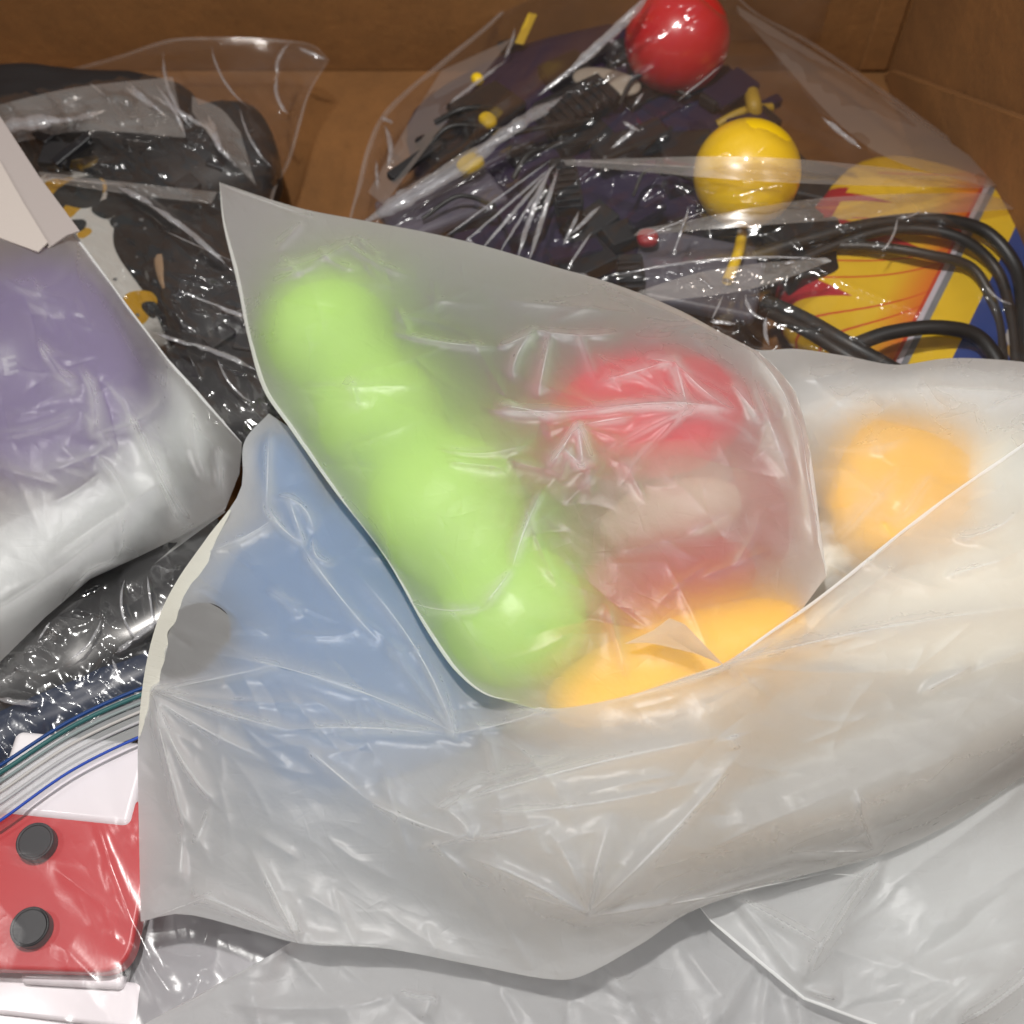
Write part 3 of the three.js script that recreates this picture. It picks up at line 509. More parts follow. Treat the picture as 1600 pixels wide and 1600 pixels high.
// ───────────────────────── left: frosted bag with the purple toy ─────────────────────────
const eContents = [];
const eKeep = (g, k) => { if (k) g.userData.push.gap = k; eContents.push(g.userData.push); return g; };
{
  const g = eKeep(pillow(66, 590, -4, 38, 18, 50, 0.5, 2.8, 0.04), 1.9);
  const t = thing('purple_toy', 'muted purple rounded toy with a white mark inside the left frosted bag', 'toy', at(70, 560, -0.02)); part('body', g, M.purple, t);
  const font = await new FontLoader().loadAsync('fonts/droid/droid_sans_bold.typeface.json');
  const e = new TextGeometry('E', { font, size: 0.009, depth: 0.0006, curveSegments: 4 }); e.rotateX(-Math.PI / 2); e.rotateY(0.35); const p = at(4, 590, 0.0136); e.translate(p.x, p.y, p.z); part('white_print', e, M.white, t);
  solo('white_bottle', eKeep(pillow(268, 655, -22, 10, 11, 26, 0.55, 2.4), 3), M.whiteSoft, 'white rounded piece nearest the dark gap in the left frosted bag', 'toy part');
  solo('white_tube', eKeep(pillow(205, 700, -14, 11, 11, 30, 0.45, 2.6), 3), M.whiteSoft, 'white tube beside the purple toy in the left frosted bag', 'tube');
  solo('white_pad', eKeep(pillow(40, 880, -18, 52, 13, 16, 0.62, 2.6, 0.05), 4), M.whiteSoft, 'long white pad below the purple toy in the left frosted bag', 'pad');
  const b = thing('frosted_bag', 'frosted plastic bag holding the purple toy at the left edge', 'plastic bag', at(120, 650, -0.03));
  reseed(515);
  const cr = [
    [60, 530, 120, 610, 1.5, 9, 0.05], [0, 680, 130, 640, 1.3, 10, 0.05], [130, 640, 200, 730, 1, 9, 0], [130, 580, 145, 680, 1.8, 9, -0.1], [145, 680, 260, 620, 1.2, 9, 0.1], [200, 640, 290, 830, 2.2, 9, 0], [250, 740, 300, 820, 2.2, 8, 0.05],
    [-20, 960, 200, 800, 1.8, 16, 0.03], [80, 870, 240, 760, 1.5, 12, 0], [150, 880, 230, 880, 0.8, 9, 0], [340, 700, 350, 790, 1.8, 8, 0], [300, 650, 330, 760, 1.6, 10, 0.05], [170, 600, 260, 690, 1.2, 12, 0], [0, 430, 120, 470, 0.8, 8, 0.05], [40, 470, 160, 520, 0.7, 7, 0],
    ...randomCreases(26, [0, 420, 200, 760], { ang: 0.4, spread: 2, len: [40, 140], amp: [0.2, 0.7], w: [4, 9] }), ...randomCreases(16, [120, 600, 340, 900], { ang: 1.1, spread: 1, len: [60, 160], amp: [0.3, 1.1], w: [6, 13] }),
  ];
  const f = { top: [[-120, 60, 6], [0, 190, 6], [58, 280, 6], [120, 368, 4], [200, 478, -4], [262, 560, -12], [310, 612, -16], [378, 692, -20]],
    right: [[378, 692, -20], [374, 740, -22], [352, 796, -24]], bottom: [[-120, 1100, -22], [0, 1034, -22], [70, 965, -24], [140, 905, -26], [220, 868, -28], [290, 834, -27], [352, 796, -24]], left: [[-120, 60, 6], [-130, 500, 20], [-120, 1100, -22]],
    nu: 210, nv: 190, creases: cr, push: eContents, noise: [[110, 80, 0.6, 1.2, 81], [36, 26, 0.7, 0.25, 82]], smooth: false, skin: true };
  part('front_film', filmGeometry(f), [frost(1.04), filmSkin], b);
  part('sealed_edge', rimGeometry(f.top, 7, 0.0008, false, 1), frost(0.6), b);
  const g2 = { top: [[-120, 1000, -30], [60, 940, -29], [180, 860, -28], [330, 760, -30]], bottom: [[-120, 1120, -31], [0, 1036, -31], [75, 962, -31], [232, 888, -32], [352, 800, -32]], left: [[-120, 1000, -30], [-120, 1120, -31]], right: [[330, 760, -30], [352, 800, -32]], nu: 60, nv: 30, noise: [[90, 90, 0, 1, 84, 1]], smooth: false };
  g2.drop = 3; part('back_film', filmGeometry(g2), frost(0.85), b);
}
{ // beige card folded over the mouth of that bag, two leaves
  const t = thing('folded_card', 'beige paper header folded over the top of the left frosted bag', 'paper card', at(40, 320, 0.02));
  const leaf = (pts, h, th) => {
    const s = new THREE.Shape(), q = pts.map(([x, y]) => at(x, y, h * MM)); q.forEach((p, i) => i ? s.lineTo(p.x, -p.z) : s.moveTo(p.x, -p.z));
    const g = new THREE.ExtrudeGeometry(s, { depth: th, bevelEnabled: true, bevelSize: 0.0003, bevelThickness: 0.0002, bevelSegments: 2 }); g.rotateX(-Math.PI / 2); g.translate(0, h * MM, 0); return g;
  };
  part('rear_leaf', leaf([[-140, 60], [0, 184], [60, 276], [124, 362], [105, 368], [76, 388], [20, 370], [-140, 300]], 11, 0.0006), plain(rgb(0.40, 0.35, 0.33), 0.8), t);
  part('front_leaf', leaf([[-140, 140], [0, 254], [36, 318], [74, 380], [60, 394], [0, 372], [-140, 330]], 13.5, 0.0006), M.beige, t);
}

// ───────────────────────── left: black item in clear film ─────────────────────────
{
  const cs = [pillow(120, 1000, -52, 72, 22, 34, 0.55, 2.6, 0.18), pillow(270, 900, -58, 26, 20, 30, 0.3, 2.4, 0.2)];
  solo('black_tray', cs[0], M.black, 'black moulded tray below the left frosted bag', 'tray'); solo('black_case', cs[1], M.blackMatt, 'black cap beside the edge of the big frosted bag', 'cap');
  const nv = pillow(60, 1140, -52, 70, 18, 14, 0.5, 2.4, 0.1); cs.push(nv); solo('navy_strip', nv, plain(rgb(0.008, 0.018, 0.05), 0.4), 'navy blue strip just above the zip of the zip bag', 'strip');
  const b = thing('clear_bag', 'clear film wrapped round the black tray above the zip bag', 'plastic bag', at(140, 1010, -0.07));
  reseed(63);
  const cr = [[180, 1020, 245, 975, 2.2, 6, 0], [0, 1090, 60, 1098, 2, 6, 0], [100, 1040, 160, 970, 1.4, 6, 0.1], [190, 900, 215, 1000, 1.4, 6, 0.1], [160, 920, 190, 990, 1.2, 6, 0.2], [230, 900, 240, 980, 1.2, 6, 0], [60, 1000, 80, 970, 1.2, 5, 0], ...randomCreases(50, [0, 880, 300, 1150], { ang: 0.9, spread: 2.4, len: [25, 90], amp: [0.2, 0.8], w: [4, 8] })];
  const f = { top: [[-80, 960, -38], [60, 920, -36], [200, 840, -36], [340, 800, -38]], bottom: [[-80, 1250, -34], [40, 1190, -34], [200, 1110, -34], [340, 1060, -36]], left: [[-80, 960, -38], [-80, 1250, -34]], right: [[340, 800, -38], [340, 1060, -36]], nu: 120, nv: 90, creases: cr, push: cs.map((g) => g.userData.push), noise: [[60, 26, 0.8, 1.4, 91]], gain: 2.6 };
  const ff = part('front_film', filmGeometry(f), clearFilm, b);
  folds([[182, 1020, 208, 1000, 1.2], [205, 1002, 246, 972, 1.1], [-5, 1090, 60, 1098, 1.1, 0.05], [110, 1030, 158, 968, 0.6, 0.1], [195, 905, 215, 1000, 0.5, 0.15], [230, 900, 240, 980, 0.5], [60, 1000, 78, 972, 0.5], [175, 1030, 190, 1070, 0.7]], ff.geometry.userData.height, clearFold, b);
}

// ───────────────────────── bottom left: zip bag with the red panel ─────────────────────────
{
  const base = slab(80, 1500, -52, 130, 6, 110, 0, 3); solo('white_tray', base, M.whiteGloss, 'white plastic tray at the bottom of the zip bag', 'tray');
  solo('white_block', slab(120, 1222, -37, 50, 12, 30, -0.10, 3), M.whiteGloss, 'white block with rounded corners above the red panel', 'block');
  solo('white_rod', slab(70, 1556, -47, 74, 3, 14, -0.10, 1.4), M.whiteGloss, 'white bar below the red panel', 'bar');
  solo('white_block', slab(120, 1512, -44, 34, 6, 12, -0.05, 2), M.whiteGloss, 'small white foot under the lower edge of the red panel', 'block');
  solo('black_clip', slab(188, 1508, -43, 7, 4, 6, -0.2, 0.8), M.button, 'small black clip at the lower right corner of the red panel', 'clip');
  const t = thing('game_panel', 'red rounded game panel with two black buttons in the zip bag', 'game panel', at(80, 1390, -0.045));
  { const w = 0.064, d = 0.0535, q = 0.009, sh = new THREE.Shape(); sh.moveTo(-w / 2 + q, -d / 2); sh.lineTo(w / 2 - q, -d / 2); sh.quadraticCurveTo(w / 2, -d / 2, w / 2, -d / 2 + q); sh.lineTo(w / 2, d / 2 - q); sh.quadraticCurveTo(w / 2, d / 2, w / 2 - q, d / 2); sh.lineTo(-w / 2 + q, d / 2); sh.quadraticCurveTo(-w / 2, d / 2, -w / 2, d / 2 - q); sh.lineTo(-w / 2, -d / 2 + q); sh.quadraticCurveTo(-w / 2, -d / 2, -w / 2 + q, -d / 2);
    const g = new THREE.ExtrudeGeometry(sh, { depth: 0.006, bevelEnabled: true, bevelSize: 0.0014, bevelThickness: 0.0014, bevelSegments: 5, curveSegments: 16 }), p = at(82, 1384, -0.0396); g.rotateX(-Math.PI / 2); g.rotateY(-0.03); g.translate(p.x, p.y, p.z); part('panel', g, M.redPanel, t); }
  for (const [x, y] of [[58, 1317], [50, 1450]]) { const g = new THREE.CylinderGeometry(0.0061, 0.0063, 0.004, 48), p = at(x, y, -0.0298); g.translate(p.x, p.y, p.z); const c = new THREE.TorusGeometry(0.0058, 0.0006, 10, 48); c.rotateX(Math.PI / 2); c.translate(p.x, p.y + 0.0019, p.z); part('button', mergeGeometries([g, c]), M.button, t); }
  const b = thing('zip_bag', 'clear zip bag with blue and green zip lines at bottom left', 'plastic bag', at(120, 1380, -0.05));
  reseed(19);
  const cr = [[140, 1240, 250, 1530, 1.6, 7, 0.03], [120, 1210, 200, 1290, 1.2, 7, 0], [90, 1360, 210, 1450, 1, 14, 0], [250, 1480, 330, 1490, 2.4, 10, 0.1], [290, 1580, 320, 1520, 2.2, 10, 0], [230, 1500, 270, 1560, 1.5, 8, 0], [60, 1560, 110, 1600, 0.8, 8, 0], [330, 1440, 300, 1530, 1.8, 9, 0],
    ...randomCreases(20, [150, 1250, 400, 1600], { ang: 1, spread: 1.6, len: [40, 140], amp: [0.2, 0.8], w: [5, 10] })];
  const f = { top: [[-80, 1240, -26], [0, 1192, -26], [110, 1122, -26], [215, 1074, -26], [330, 1040, -28]], right: [[330, 1040, -28], [360, 1250, -28], [470, 1440, -34], [420, 1700, -34]], left: [[-80, 1240, -26], [-80, 1700, -26]], bottom: [[-80, 1700, -26], [420, 1700, -34]], nu: 150, nv: 150, creases: cr, noise: [[150, 110, 0.8, 1.2, 95]], gain: 0.8 };
  part('front_film', filmGeometry(f), phys({ color: rgb(0.98, 0.97, 0.98), transmission: 0.975, thickness: 0, roughness: 0.22, ior: 1.35, bumpMap: wrinkleTex, bumpScale: 0.00012 }), b);
  const strip = (dy, r, c, h) => { const g = tube([[-60, 1232 + dy, h], [0, 1196 + dy * 0.98, h], [110, 1126 + dy * 0.9, h], [215, 1078 + dy * 0.85, h], [300, 1050 + dy * 0.8, h]], r, 60, 8); return part('zip_line', g, c, b); };
  strip(0, 0.7, plain(rgb(0.01, 0.05, 0.2), 0.3), -24.5); strip(12, 0.9, plain(rgb(0.03, 0.12, 0.12), 0.3), -24.5); strip(26, 0.6, plain(rgb(0.25, 0.3, 0.3), 0.3), -24.5); strip(42, 0.6, plain(rgb(0.5, 0.48, 0.46), 0.3), -24.5); strip(60, 0.6, plain(rgb(0.45, 0.45, 0.46), 0.3), -24.5); strip(88, 0.55, plain(rgb(0.03, 0.08, 0.42), 0.25), -24);
  const band = { top: [[-80, 1246, -26], [0, 1200, -25.5], [110, 1130, -25.5], [215, 1082, -25.5], [320, 1046, -27]], bottom: [[-80, 1330, -26], [0, 1282, -25.5], [110, 1202, -25.5], [215, 1150, -25.5], [320, 1116, -27]], left: [[-80, 1246, -26], [-80, 1330, -26]], right: [[320, 1046, -27], [320, 1116, -27]], nu: 60, nv: 20, noise: [[200, 14, -0.45, 0.5, 97]] };
  part('zip_band', filmGeometry(band), phys({ color: rgb(0.9, 0.92, 0.92), transmission: 0.75, thickness: 0, roughness: 0.3, ior: 1.5 }), b);
}

// ───────────────────────── lower frosted bags ─────────────────────────
solo('foam_pad', pillow(900, 1600, -54, 150, 14, 70, 0.05, 4), M.palegrey, 'pale grey pad under the frosted bags along the bottom edge', 'pad');
{
  const w = pillow(1560, 1440, -48, 60, 16, 50, 0.3, 2.6); solo('white_cushion', w, M.white, 'white soft piece under the frosted film at bottom right', 'cushion');
  const b = thing('frosted_bag', 'greyish frosted bag lying flat along the bottom edge', 'plastic bag', at(800, 1560, -0.03));
  reseed(808);
  const cr = [[930, 1490, 1010, 1600, 1.6, 10, 0], [1180, 1500, 1120, 1600, 2, 10, 0], [1200, 1510, 1190, 1620, 1.8, 9, 0], [1240, 1540, 1260, 1640, 2, 8, 0], [1070, 1480, 1130, 1560, 1, 14, 0], [620, 1550, 680, 1560, 2.2, 8, 0.1], [680, 1560, 660, 1590, 2, 8, 0], [380, 1570, 620, 1555, 0.9, 10, 0.05], [440, 1480, 560, 1600, 0.7, 12, 0],
    ...randomCreases(40, [400, 1450, 1500, 1640], { ang: 1, spread: 1.8, len: [50, 180], amp: [0.2, 0.9], w: [6, 16] })];
  const f = { top: [[300, 1560, -20], [440, 1482, -15], [520, 1430, -22], [900, 1380, -30], [1300, 1330, -32], [1720, 1200, -32]], bottom: [[120, 1680, -20], [600, 1690, -16], [1100, 1690, -22], [1720, 1690, -24]], left: [[300, 1560, -20], [210, 1610, -20], [120, 1680, -20]], right: [[1720, 1200, -32], [1720, 1690, -24]], nu: 280, nv: 90, creases: cr, noise: [[150, 90, 0.4, 1.4, 101], [50, 30, 0.8, 0.3, 102]], skin: true, bulges: [[650, 1600, 200, 80, 4]] };
  part('front_film', filmGeometry(f), [frost(0.88, rgb(0.89, 0.895, 0.90)), filmSkin], b);
  const f2 = { ...f, nu: 50, nv: 30, creases: [], skin: false, noise: [[200, 140, 0.4, 1, 103, 1]], drop: 7 };
  for (const s of ['top', 'bottom', 'left', 'right']) f2[s] = f[s].map(([x, y, h]) => [x, y, h - 5]);
  part('back_film', filmGeometry(f2), frost(0.8, rgb(0.86, 0.86, 0.87)), b);
}
{
  const b = thing('frosted_bag', 'pale frosted bag with sharp folds at the bottom right corner', 'plastic bag', at(1420, 1470, -0.02));
  reseed(606);
  const cr = [[1372, 1350, 1252, 1540, 5, 15, 0.03], [1255, 1545, 1310, 1560, 2, 8, 0], [1150, 1405, 1285, 1480, 2.2, 10, -0.02], [1285, 1478, 1180, 1420, 1.4, 8, 0], [1150, 1410, 1250, 1545, 1.6, 9, -0.05], [1600, 1230, 1370, 1400, 2.0, 40, 0], [1500, 1600, 1640, 1490, 6, 30, 0.05], [1440, 1600, 1540, 1520, 2, 20, 0], [1380, 1490, 1480, 1530, 0.9, 16, 0], [1620, 1340, 1430, 1460, 1.4, 30, 0], [1290, 1480, 1500, 1540, 0.7, 18, 0],
    ...randomCreases(22, [1300, 1380, 1600, 1620], { ang: -0.4, spread: 1.2, len: [60, 200], amp: [0.2, 0.8], w: [8, 22] })];
  const f = { top: [[1075, 1395, -20], [1200, 1340, -22], [1370, 1290, -22], [1600, 1160, -24], [1740, 1070, -24]], left: [[1075, 1395, -20], [1110, 1440, -20], [1180, 1500, -18], [1255, 1562, -17], [1370, 1605, -17], [1460, 1690, -17]], right: [[1740, 1070, -24], [1740, 1400, -18], [1740, 1690, -16]], bottom: [[1460, 1690, -17], [1740, 1690, -16]], nu: 170, nv: 150, creases: cr, noise: [[160, 100, -0.5, 1.4, 111], [60, 40, -0.4, 0.3, 112]], skin: true, smooth: false };
  part('front_film', filmGeometry(f), [frost(0.86, rgb(0.92, 0.93, 0.93)), filmSkin], b);
  part('sealed_edge', rimGeometry(f.left, 5, 0.0006, false, -1), frost(0.55), b);
}

// ───────────────────────── right: frosted bag with the orange toy ─────────────────────────
const aContents = [];
{
  const k1 = pillow(1402, 785, -4, 25, 20, 28, -0.45, 3.2, 0.14); k1.userData.push.gap = 3.4; aContents.push(k1.userData.push); solo('orange_toy', k1, M.orange, 'orange rounded toy in the right frosted bag', 'toy');
  const k2 = pillow(1560, 800, -4, 30, 18, 26, 0.5, 2.4, 0.05); aContents.push(k2.userData.push); solo('cream_toy', k2, plain(rgb(0.85, 0.83, 0.72), 0.5), 'creamy white toy right of the orange toy in the right frosted bag', 'toy');
  const k3 = pillow(1262, 893, -4, 18, 6, 5, 0.5, 2.6, 0.3); solo('cream_toy', k3, plain(rgb(0.85, 0.83, 0.70), 0.5), 'small cream knob between the two frosted bags', 'knob');
  const k4 = pillow(1420, 700, -22, 66, 18, 24, 0.1, 2.6); aContents.push(k4.userData.push); solo('cream_pad', k4, M.white, 'white pad behind the orange toy in the right frosted bag', 'pad');
  const b = thing('frosted_bag', 'frosted bag at the right edge over the orange toy', 'plastic bag', at(1440, 740, -0.02));
  reseed(303);
  const cr = [[1300, 700, 1420, 680, 0.8, 10, 0.05], [1440, 590, 1480, 640, 1.2, 9, 0.05], [1450, 600, 1600, 610, 1, 10, 0.03], [1250, 590, 1350, 560, 1, 10, 0.1], [1360, 620, 1380, 640, 1, 8, 0], [1310, 840, 1420, 720, 1, 10, 0], [1460, 740, 1400, 820, 1, 10, 0], [1540, 640, 1640, 600, 1, 10, 0], ...randomCreases(36, [1220, 570, 1640, 900], { ang: 0.1, spread: 2, len: [40, 130], amp: [0.2, 0.7], w: [6, 14] })];
  const f = { top: [[1060, 520, -8], [1186, 547, -4], [1240, 545, -4], [1320, 556, -8], [1400, 570, -10], [1480, 560, -8], [1560, 562, -6], [1720, 580, -6]], bottom: [[1060, 1000, -6], [1250, 1030, -6], [1480, 940, -2], [1720, 860, 0]], left: [[1060, 520, -8], [1060, 1000, -6]], right: [[1720, 580, -6], [1720, 860, 0]], nu: 200, nv: 150, creases: cr, push: aContents, noise: [[120, 80, 0.2, 1.2, 121], [40, 30, 0.3, 0.3, 122]], skin: true };
  part('front_film', filmGeometry(f), [frost(1.02), filmSkin], b);
  const f2 = { ...f, nu: 40, nv: 40, creases: [], push: [], skin: false, noise: [[200, 140, 0.4, 1, 123, 1]], drop: 7, bulges: [[1440, 740, 160, 120, -26]] };
  for (const s of ['top', 'bottom', 'left', 'right']) f2[s] = f[s].map(([x, y, h]) => [x, y, h - 1.5]);
  part('back_film', filmGeometry(f2), frost(0.85), b);
}

// ───────────────────────── the big frosted bag and what it holds ─────────────────────────
const cContents = [], cKeep = (g, k) => { if (k) g.userData.push.gap = k; cContents.push(g.userData.push); return g; };
{
  solo('blue_toy', cKeep(pillow(610, 975, -15, 62, 14, 54, 0.5, 3, 0.14), 1.2), M.blue, 'large blue toy at the left of the big frosted bag', 'toy');
  solo('blue_toy', cKeep(pillow(462, 775, -15, 12, 10, 28, 0.42, 2.6, 0.03), 1.2), M.blue, 'blue arm-like piece beside the edge of the green toy bag', 'toy part');
  { const g = new THREE.CylinderGeometry(0.0145, 0.0145, 0.004, 64), p = at(306, 1005, -0.0026); g.rotateZ(0.24); g.translate(p.x, p.y, p.z); cContents.push({ gap: 0.6, top: (x, z) => Math.hypot(x - p.x, z - p.z) < 0.0145 ? p.y + 0.002 + 0.24 * (x - p.x) : null }); solo('grey_disc', g, M.greyDisc, 'dark brownish grey disc on the left end of the blue toy', 'disc'); }
  solo('cream_cushion', cKeep(pillow(1290, 1150, -18, 112, 33, 33, 0.28, 2.2, 0.10), 4.5), M.cream, 'big cream soft shape under the big frosted bag', 'cushion');
  solo('cream_shell', cKeep(pillow(1470, 985, 0, 60, 18, 24, 0.35, 2.4, 0.03), 5), plain(rgb(0.84, 0.78, 0.64), 0.5), 'cream shell under the right part of the big frosted bag', 'shell');
  solo('grey_pad', pillow(600, 1340, -32, 70, 12, 26, -0.15, 2.6, 0.04), plain(rgb(0.10, 0.11, 0.125), 0.6), 'grey pad under the lower left of the big frosted bag', 'pad');
}
const bContents = [], bKeep = (g, k) => { if (k) g.userData.push.gap = k; bContents.push(g.userData.push); return g; };
{
  const c = [[518, 528, 3, 24.5], [596, 655, 6, 24], [698, 795, 9, 28], [806, 962, 13, 24.5]];
  const t = thing('green_toy', 'bright lime green lumpy toy in the middle frosted bag', 'toy', at(650, 760, -0.01));
  const lobes = c.map(([x, y, h, r]) => pillow(x, y, h, r, r * 0.8, r, 0.3, 2.1, 0.04));
  lobes.forEach((g) => bKeep(g, 2.6));
  const joint = tube([[520, 528, 0], [598, 655, 2], [702, 795, 6], [755, 880, 10], [806, 962, 10]], 19, 60, 24);
  part('body', mergeGeometries([...lobes, joint].map((g) => { const q = g.clone(); q.userData = {}; return q; })), M.green, t);
  const r = thing('red_toy', 'red toy with a domed top and a cream middle in the middle frosted bag', 'toy', at(1030, 780, -0.005));
  part('dome', bKeep(pillow(1008, 652, 24, 34, 14, 23, 0.2, 2.5, 0.2), 0.9), M.red, r);
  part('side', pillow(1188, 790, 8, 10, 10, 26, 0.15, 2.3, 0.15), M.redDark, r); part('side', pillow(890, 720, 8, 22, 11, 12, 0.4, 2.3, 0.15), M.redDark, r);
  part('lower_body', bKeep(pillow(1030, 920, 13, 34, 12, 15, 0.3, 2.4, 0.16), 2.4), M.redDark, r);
  part('middle', bKeep(pillow(1050, 806, 10, 26, 11, 13, 0.3, 2.2, 0.2), 6.5), plain(rgb(0.85, 0.76, 0.60), 0.5), r);
  solo('brown_shade_piece', pillow(880, 900, -2, 26, 12, 40, 0.5, 2.4, 0.1), plain(rgb(0.05, 0.04, 0.035), 0.6), 'added dark brown piece standing in for the shade between the green and the red toy in the middle bag', 'toy part');  // added dark solid, gives the film its shaded tone between the toys
  solo('grey_shade_piece', pillow(740, 540, -6, 40, 10, 34, 0.3, 2.4, 0.1), plain(rgb(0.09, 0.088, 0.08), 0.6), 'added dark grey piece standing in for the shade right of the top of the green toy in the middle bag', 'toy part');  // second added dark solid, continues that shade up beside the green toy
  solo('orange_toy', bKeep(pillow(1060, 1035, 12, 46, 14, 14, 0.36, 2.3, 0.08), 1.5), M.orange, 'orange rounded piece below the red toy at the mouth of the big bag', 'toy part');
}
{
  const b = thing('frosted_bag', 'big frosted bag whose mouth holds the green and red toys', 'plastic bag', at(900, 1200, -0.02));
  reseed(1204);
  const cr = [
    [710, 1145, 560, 900, 1.2, 11, 0.06], [710, 1145, 330, 1020, 1.3, 9, 0.04], [710, 1145, 860, 1108, 1.2, 9, 0.03], [710, 1145, 610, 1010, 1.0, 9, 0], [710, 1145, 660, 1010, 1.0, 8, 0.05], [710, 1145, 480, 1150, 1, 10, 0.03],
    [420, 680, 416, 800, 1.4, 8, 0], [416, 790, 475, 850, 1.6, 8, 0.08], [475, 850, 450, 775, 1.3, 7, 0], [430, 775, 490, 830, 1.3, 7, -0.2], [470, 850, 590, 1000, 1.5, 10, 0.02], [490, 840, 525, 880, 1.2, 7, 0.3], [330, 860, 440, 800, 1.2, 12, 0.05], [420, 920, 470, 960, 0.9, 8, 0],
    [240, 1075, 450, 1140, 2.2, 9, 0.02], [240, 1085, 340, 1260, 2, 10, 0.06], [245, 1080, 430, 1040, 1.4, 9, 0], [240, 1090, 400, 1180, 1.6, 9, 0.02], [238, 1095, 290, 1300, 1.8, 10, 0], [450, 1140, 700, 1150, 1.2, 9, -0.03], [242, 1080, 500, 1100, 1.1, 8, 0.02],
    [480, 1170, 575, 1250, 1.5, 12, 0], [575, 1250, 730, 1310, 1.8, 11, 0.03], [735, 1310, 860, 1285, 1.6, 8, 0.03], [660, 1328, 740, 1300, 1.2, 7, 0], [690, 1270, 760, 1210, 1.0, 9, 0], [735, 1305, 690, 1262, 1.2, 7, 0.1], [680, 1265, 1150, 1148, 1.7, 12, -0.02], [760, 1270, 1085, 1222, 1.5, 11, 0.03], [700, 1240, 900, 1180, 1.0, 10, 0],
    [918, 1428, 1155, 1180, 2.4, 15, 0.02], [918, 1426, 955, 1280, 2.0, 12, -0.03], [920, 1428, 820, 1398, 1.6, 9, 0], [918, 1430, 735, 1340, 1.8, 10, 0.04], [920, 1432, 1300, 1362, 2.2, 12, 0.01], [918, 1426, 860, 1300, 1.2, 10, 0.05], [1150, 1170, 1145, 1150, 1, 8, 0],
    [468, 1472, 300, 1392, 2.2, 11, 0.02], [468, 1472, 395, 1330, 1.6, 10, 0], [468, 1472, 440, 1400, 1.4, 9, 0.05], [468, 1472, 620, 1480, 1.6, 10, 0], [286, 1300, 280, 1380, 1.4, 12, 0], [330, 1260, 300, 1330, 1.2, 9, 0], [220, 1440, 340, 1395, 1.2, 10, 0], [600, 1210, 640, 1340, 0.9, 12, 0],
    [1340, 1240, 1368, 1330, 1.8, 9, 0.05], [1250, 1330, 1375, 1330, 1.6, 10, 0], [1350, 1370, 1300, 1365, 1.4, 8, 0], [1210, 1290, 1222, 1340, 1, 8, 0],
    [1000, 1080, 1640, 945, 2.4, 16, -0.03], [1140, 1040, 1480, 1040, 0.8, 14, 0.03], [1330, 860, 1480, 920, 1.0, 14, 0.06], [1500, 840, 1600, 790, 1.4, 14, 0.1], [1480, 900, 1580, 870, 1.2, 12, 0], [1300, 960, 1420, 870, 0.8, 14, 0], [1520, 1050, 1640, 1000, 1, 14, 0], [1140, 1040, 1200, 1090, 1, 10, 0], [1440, 1080, 1520, 1040, 1.4, 10, 0],
    ...randomCreases(40, [300, 860, 820, 1180], { ang: 0.5, spread: 1.4, len: [40, 150], amp: [0.15, 0.6], w: [4, 10] }), ...randomCreases(34, [240, 1120, 820, 1470], { ang: 0.9, spread: 1.2, len: [60, 190], amp: [0.2, 0.8], w: [6, 14] }), ...randomCreases(36, [850, 1080, 1600, 1400], { ang: -0.3, spread: 1.4, len: [60, 200], amp: [0.15, 0.6], w: [6, 16] }),
    ...randomCreases(24, [1200, 740, 1600, 1060], { ang: -0.2, spread: 2, len: [50, 160], amp: [0.15, 0.6], w: [6, 14] }),
  ];
  const f = {
    top: [[420, 646, -4], [480, 690, -4], [560, 790, -2], [640, 890, 0], [720, 1000, 4], [790, 1082, 10], [850, 1106, 22], [960, 1092, 34], [1060, 1062, 38], [1130, 1037, 40], [1200, 988, 36], [1280, 932, 28], [1450, 797, 20], [1600, 692, 18], [1740, 600, 18]],
    left: [[420, 646, -4], [382, 690, -6], [376, 765, -6], [322, 842, -5], [278, 905, -4], [250, 960, -3], [228, 1040, -4], [216, 1150, -10], [217, 1290, -18], [220, 1440, -20]],
    right: [[1740, 600, 18], [1740, 850, 22], [1740, 1115, -16]],
    bottom: [[220, 1440, -20], [280, 1428, -16], [400, 1456, -8], [468, 1474, -3], [600, 1482, -5], [740, 1508, -8], [860, 1530, -6], [900, 1528, -5], [1000, 1476, -7], [1080, 1424, -9], [1240, 1372, -11], [1372, 1338, -12], [1480, 1290, -14], [1600, 1212, -15], [1740, 1115, -16]],
    nu: 540, nv: 360, step: 7, gain: 3.1, creases: cr, push: [...cContents, ...bContents.slice(-1)], noise: [[170, 100, 0.3, 1.9, 131], [64, 38, 0.5, 0.6, 132]], skin: true,
    bulges: [[1500, 1170, 260, 62, 15, -0.42], [1200, 1290, 220, 55, 13, -0.28], [960, 1390, 160, 50, 6, -0.2], [820, 1330, 240, 90, 6, 0.1], [340, 1300, 90, 120, 5, 0.4]],
  };
  const ff = part('front_film', filmGeometry(f), [frost(0.95, rgb(0.97, 0.975, 0.975), 0.86), filmSkin], b); creaseLines(cr.slice(0, 72), ff.geometry.userData.height, frost(0.86), b, 0.2, 1.15);
  part('sealed_edge', rimGeometry(f.left, 24, 0.0016, true, -1, 0.2, 0.66), frost(0.62, rgb(0.92, 0.90, 0.80)), b);
  const mouth = f.top.slice(8); part('mouth_edge', rimGeometry(mouth, 5, 0.0007, true, 1), frost(0.6), b);
  const flap = { top: [[975, 1006, 35], [1020, 985, 37], [1046, 966, 39]], right: [[1046, 966, 39], [1070, 975, 42], [1132, 1040, 41]], left: [[975, 1006, 35], [1010, 1004, 36], [1040, 1010, 37]], bottom: [[1040, 1010, 37], [1090, 1022, 38], [1132, 1040, 41]], nu: 40, nv: 40, noise: [[50, 30, 0.6, 0.6, 133]], smooth: false };
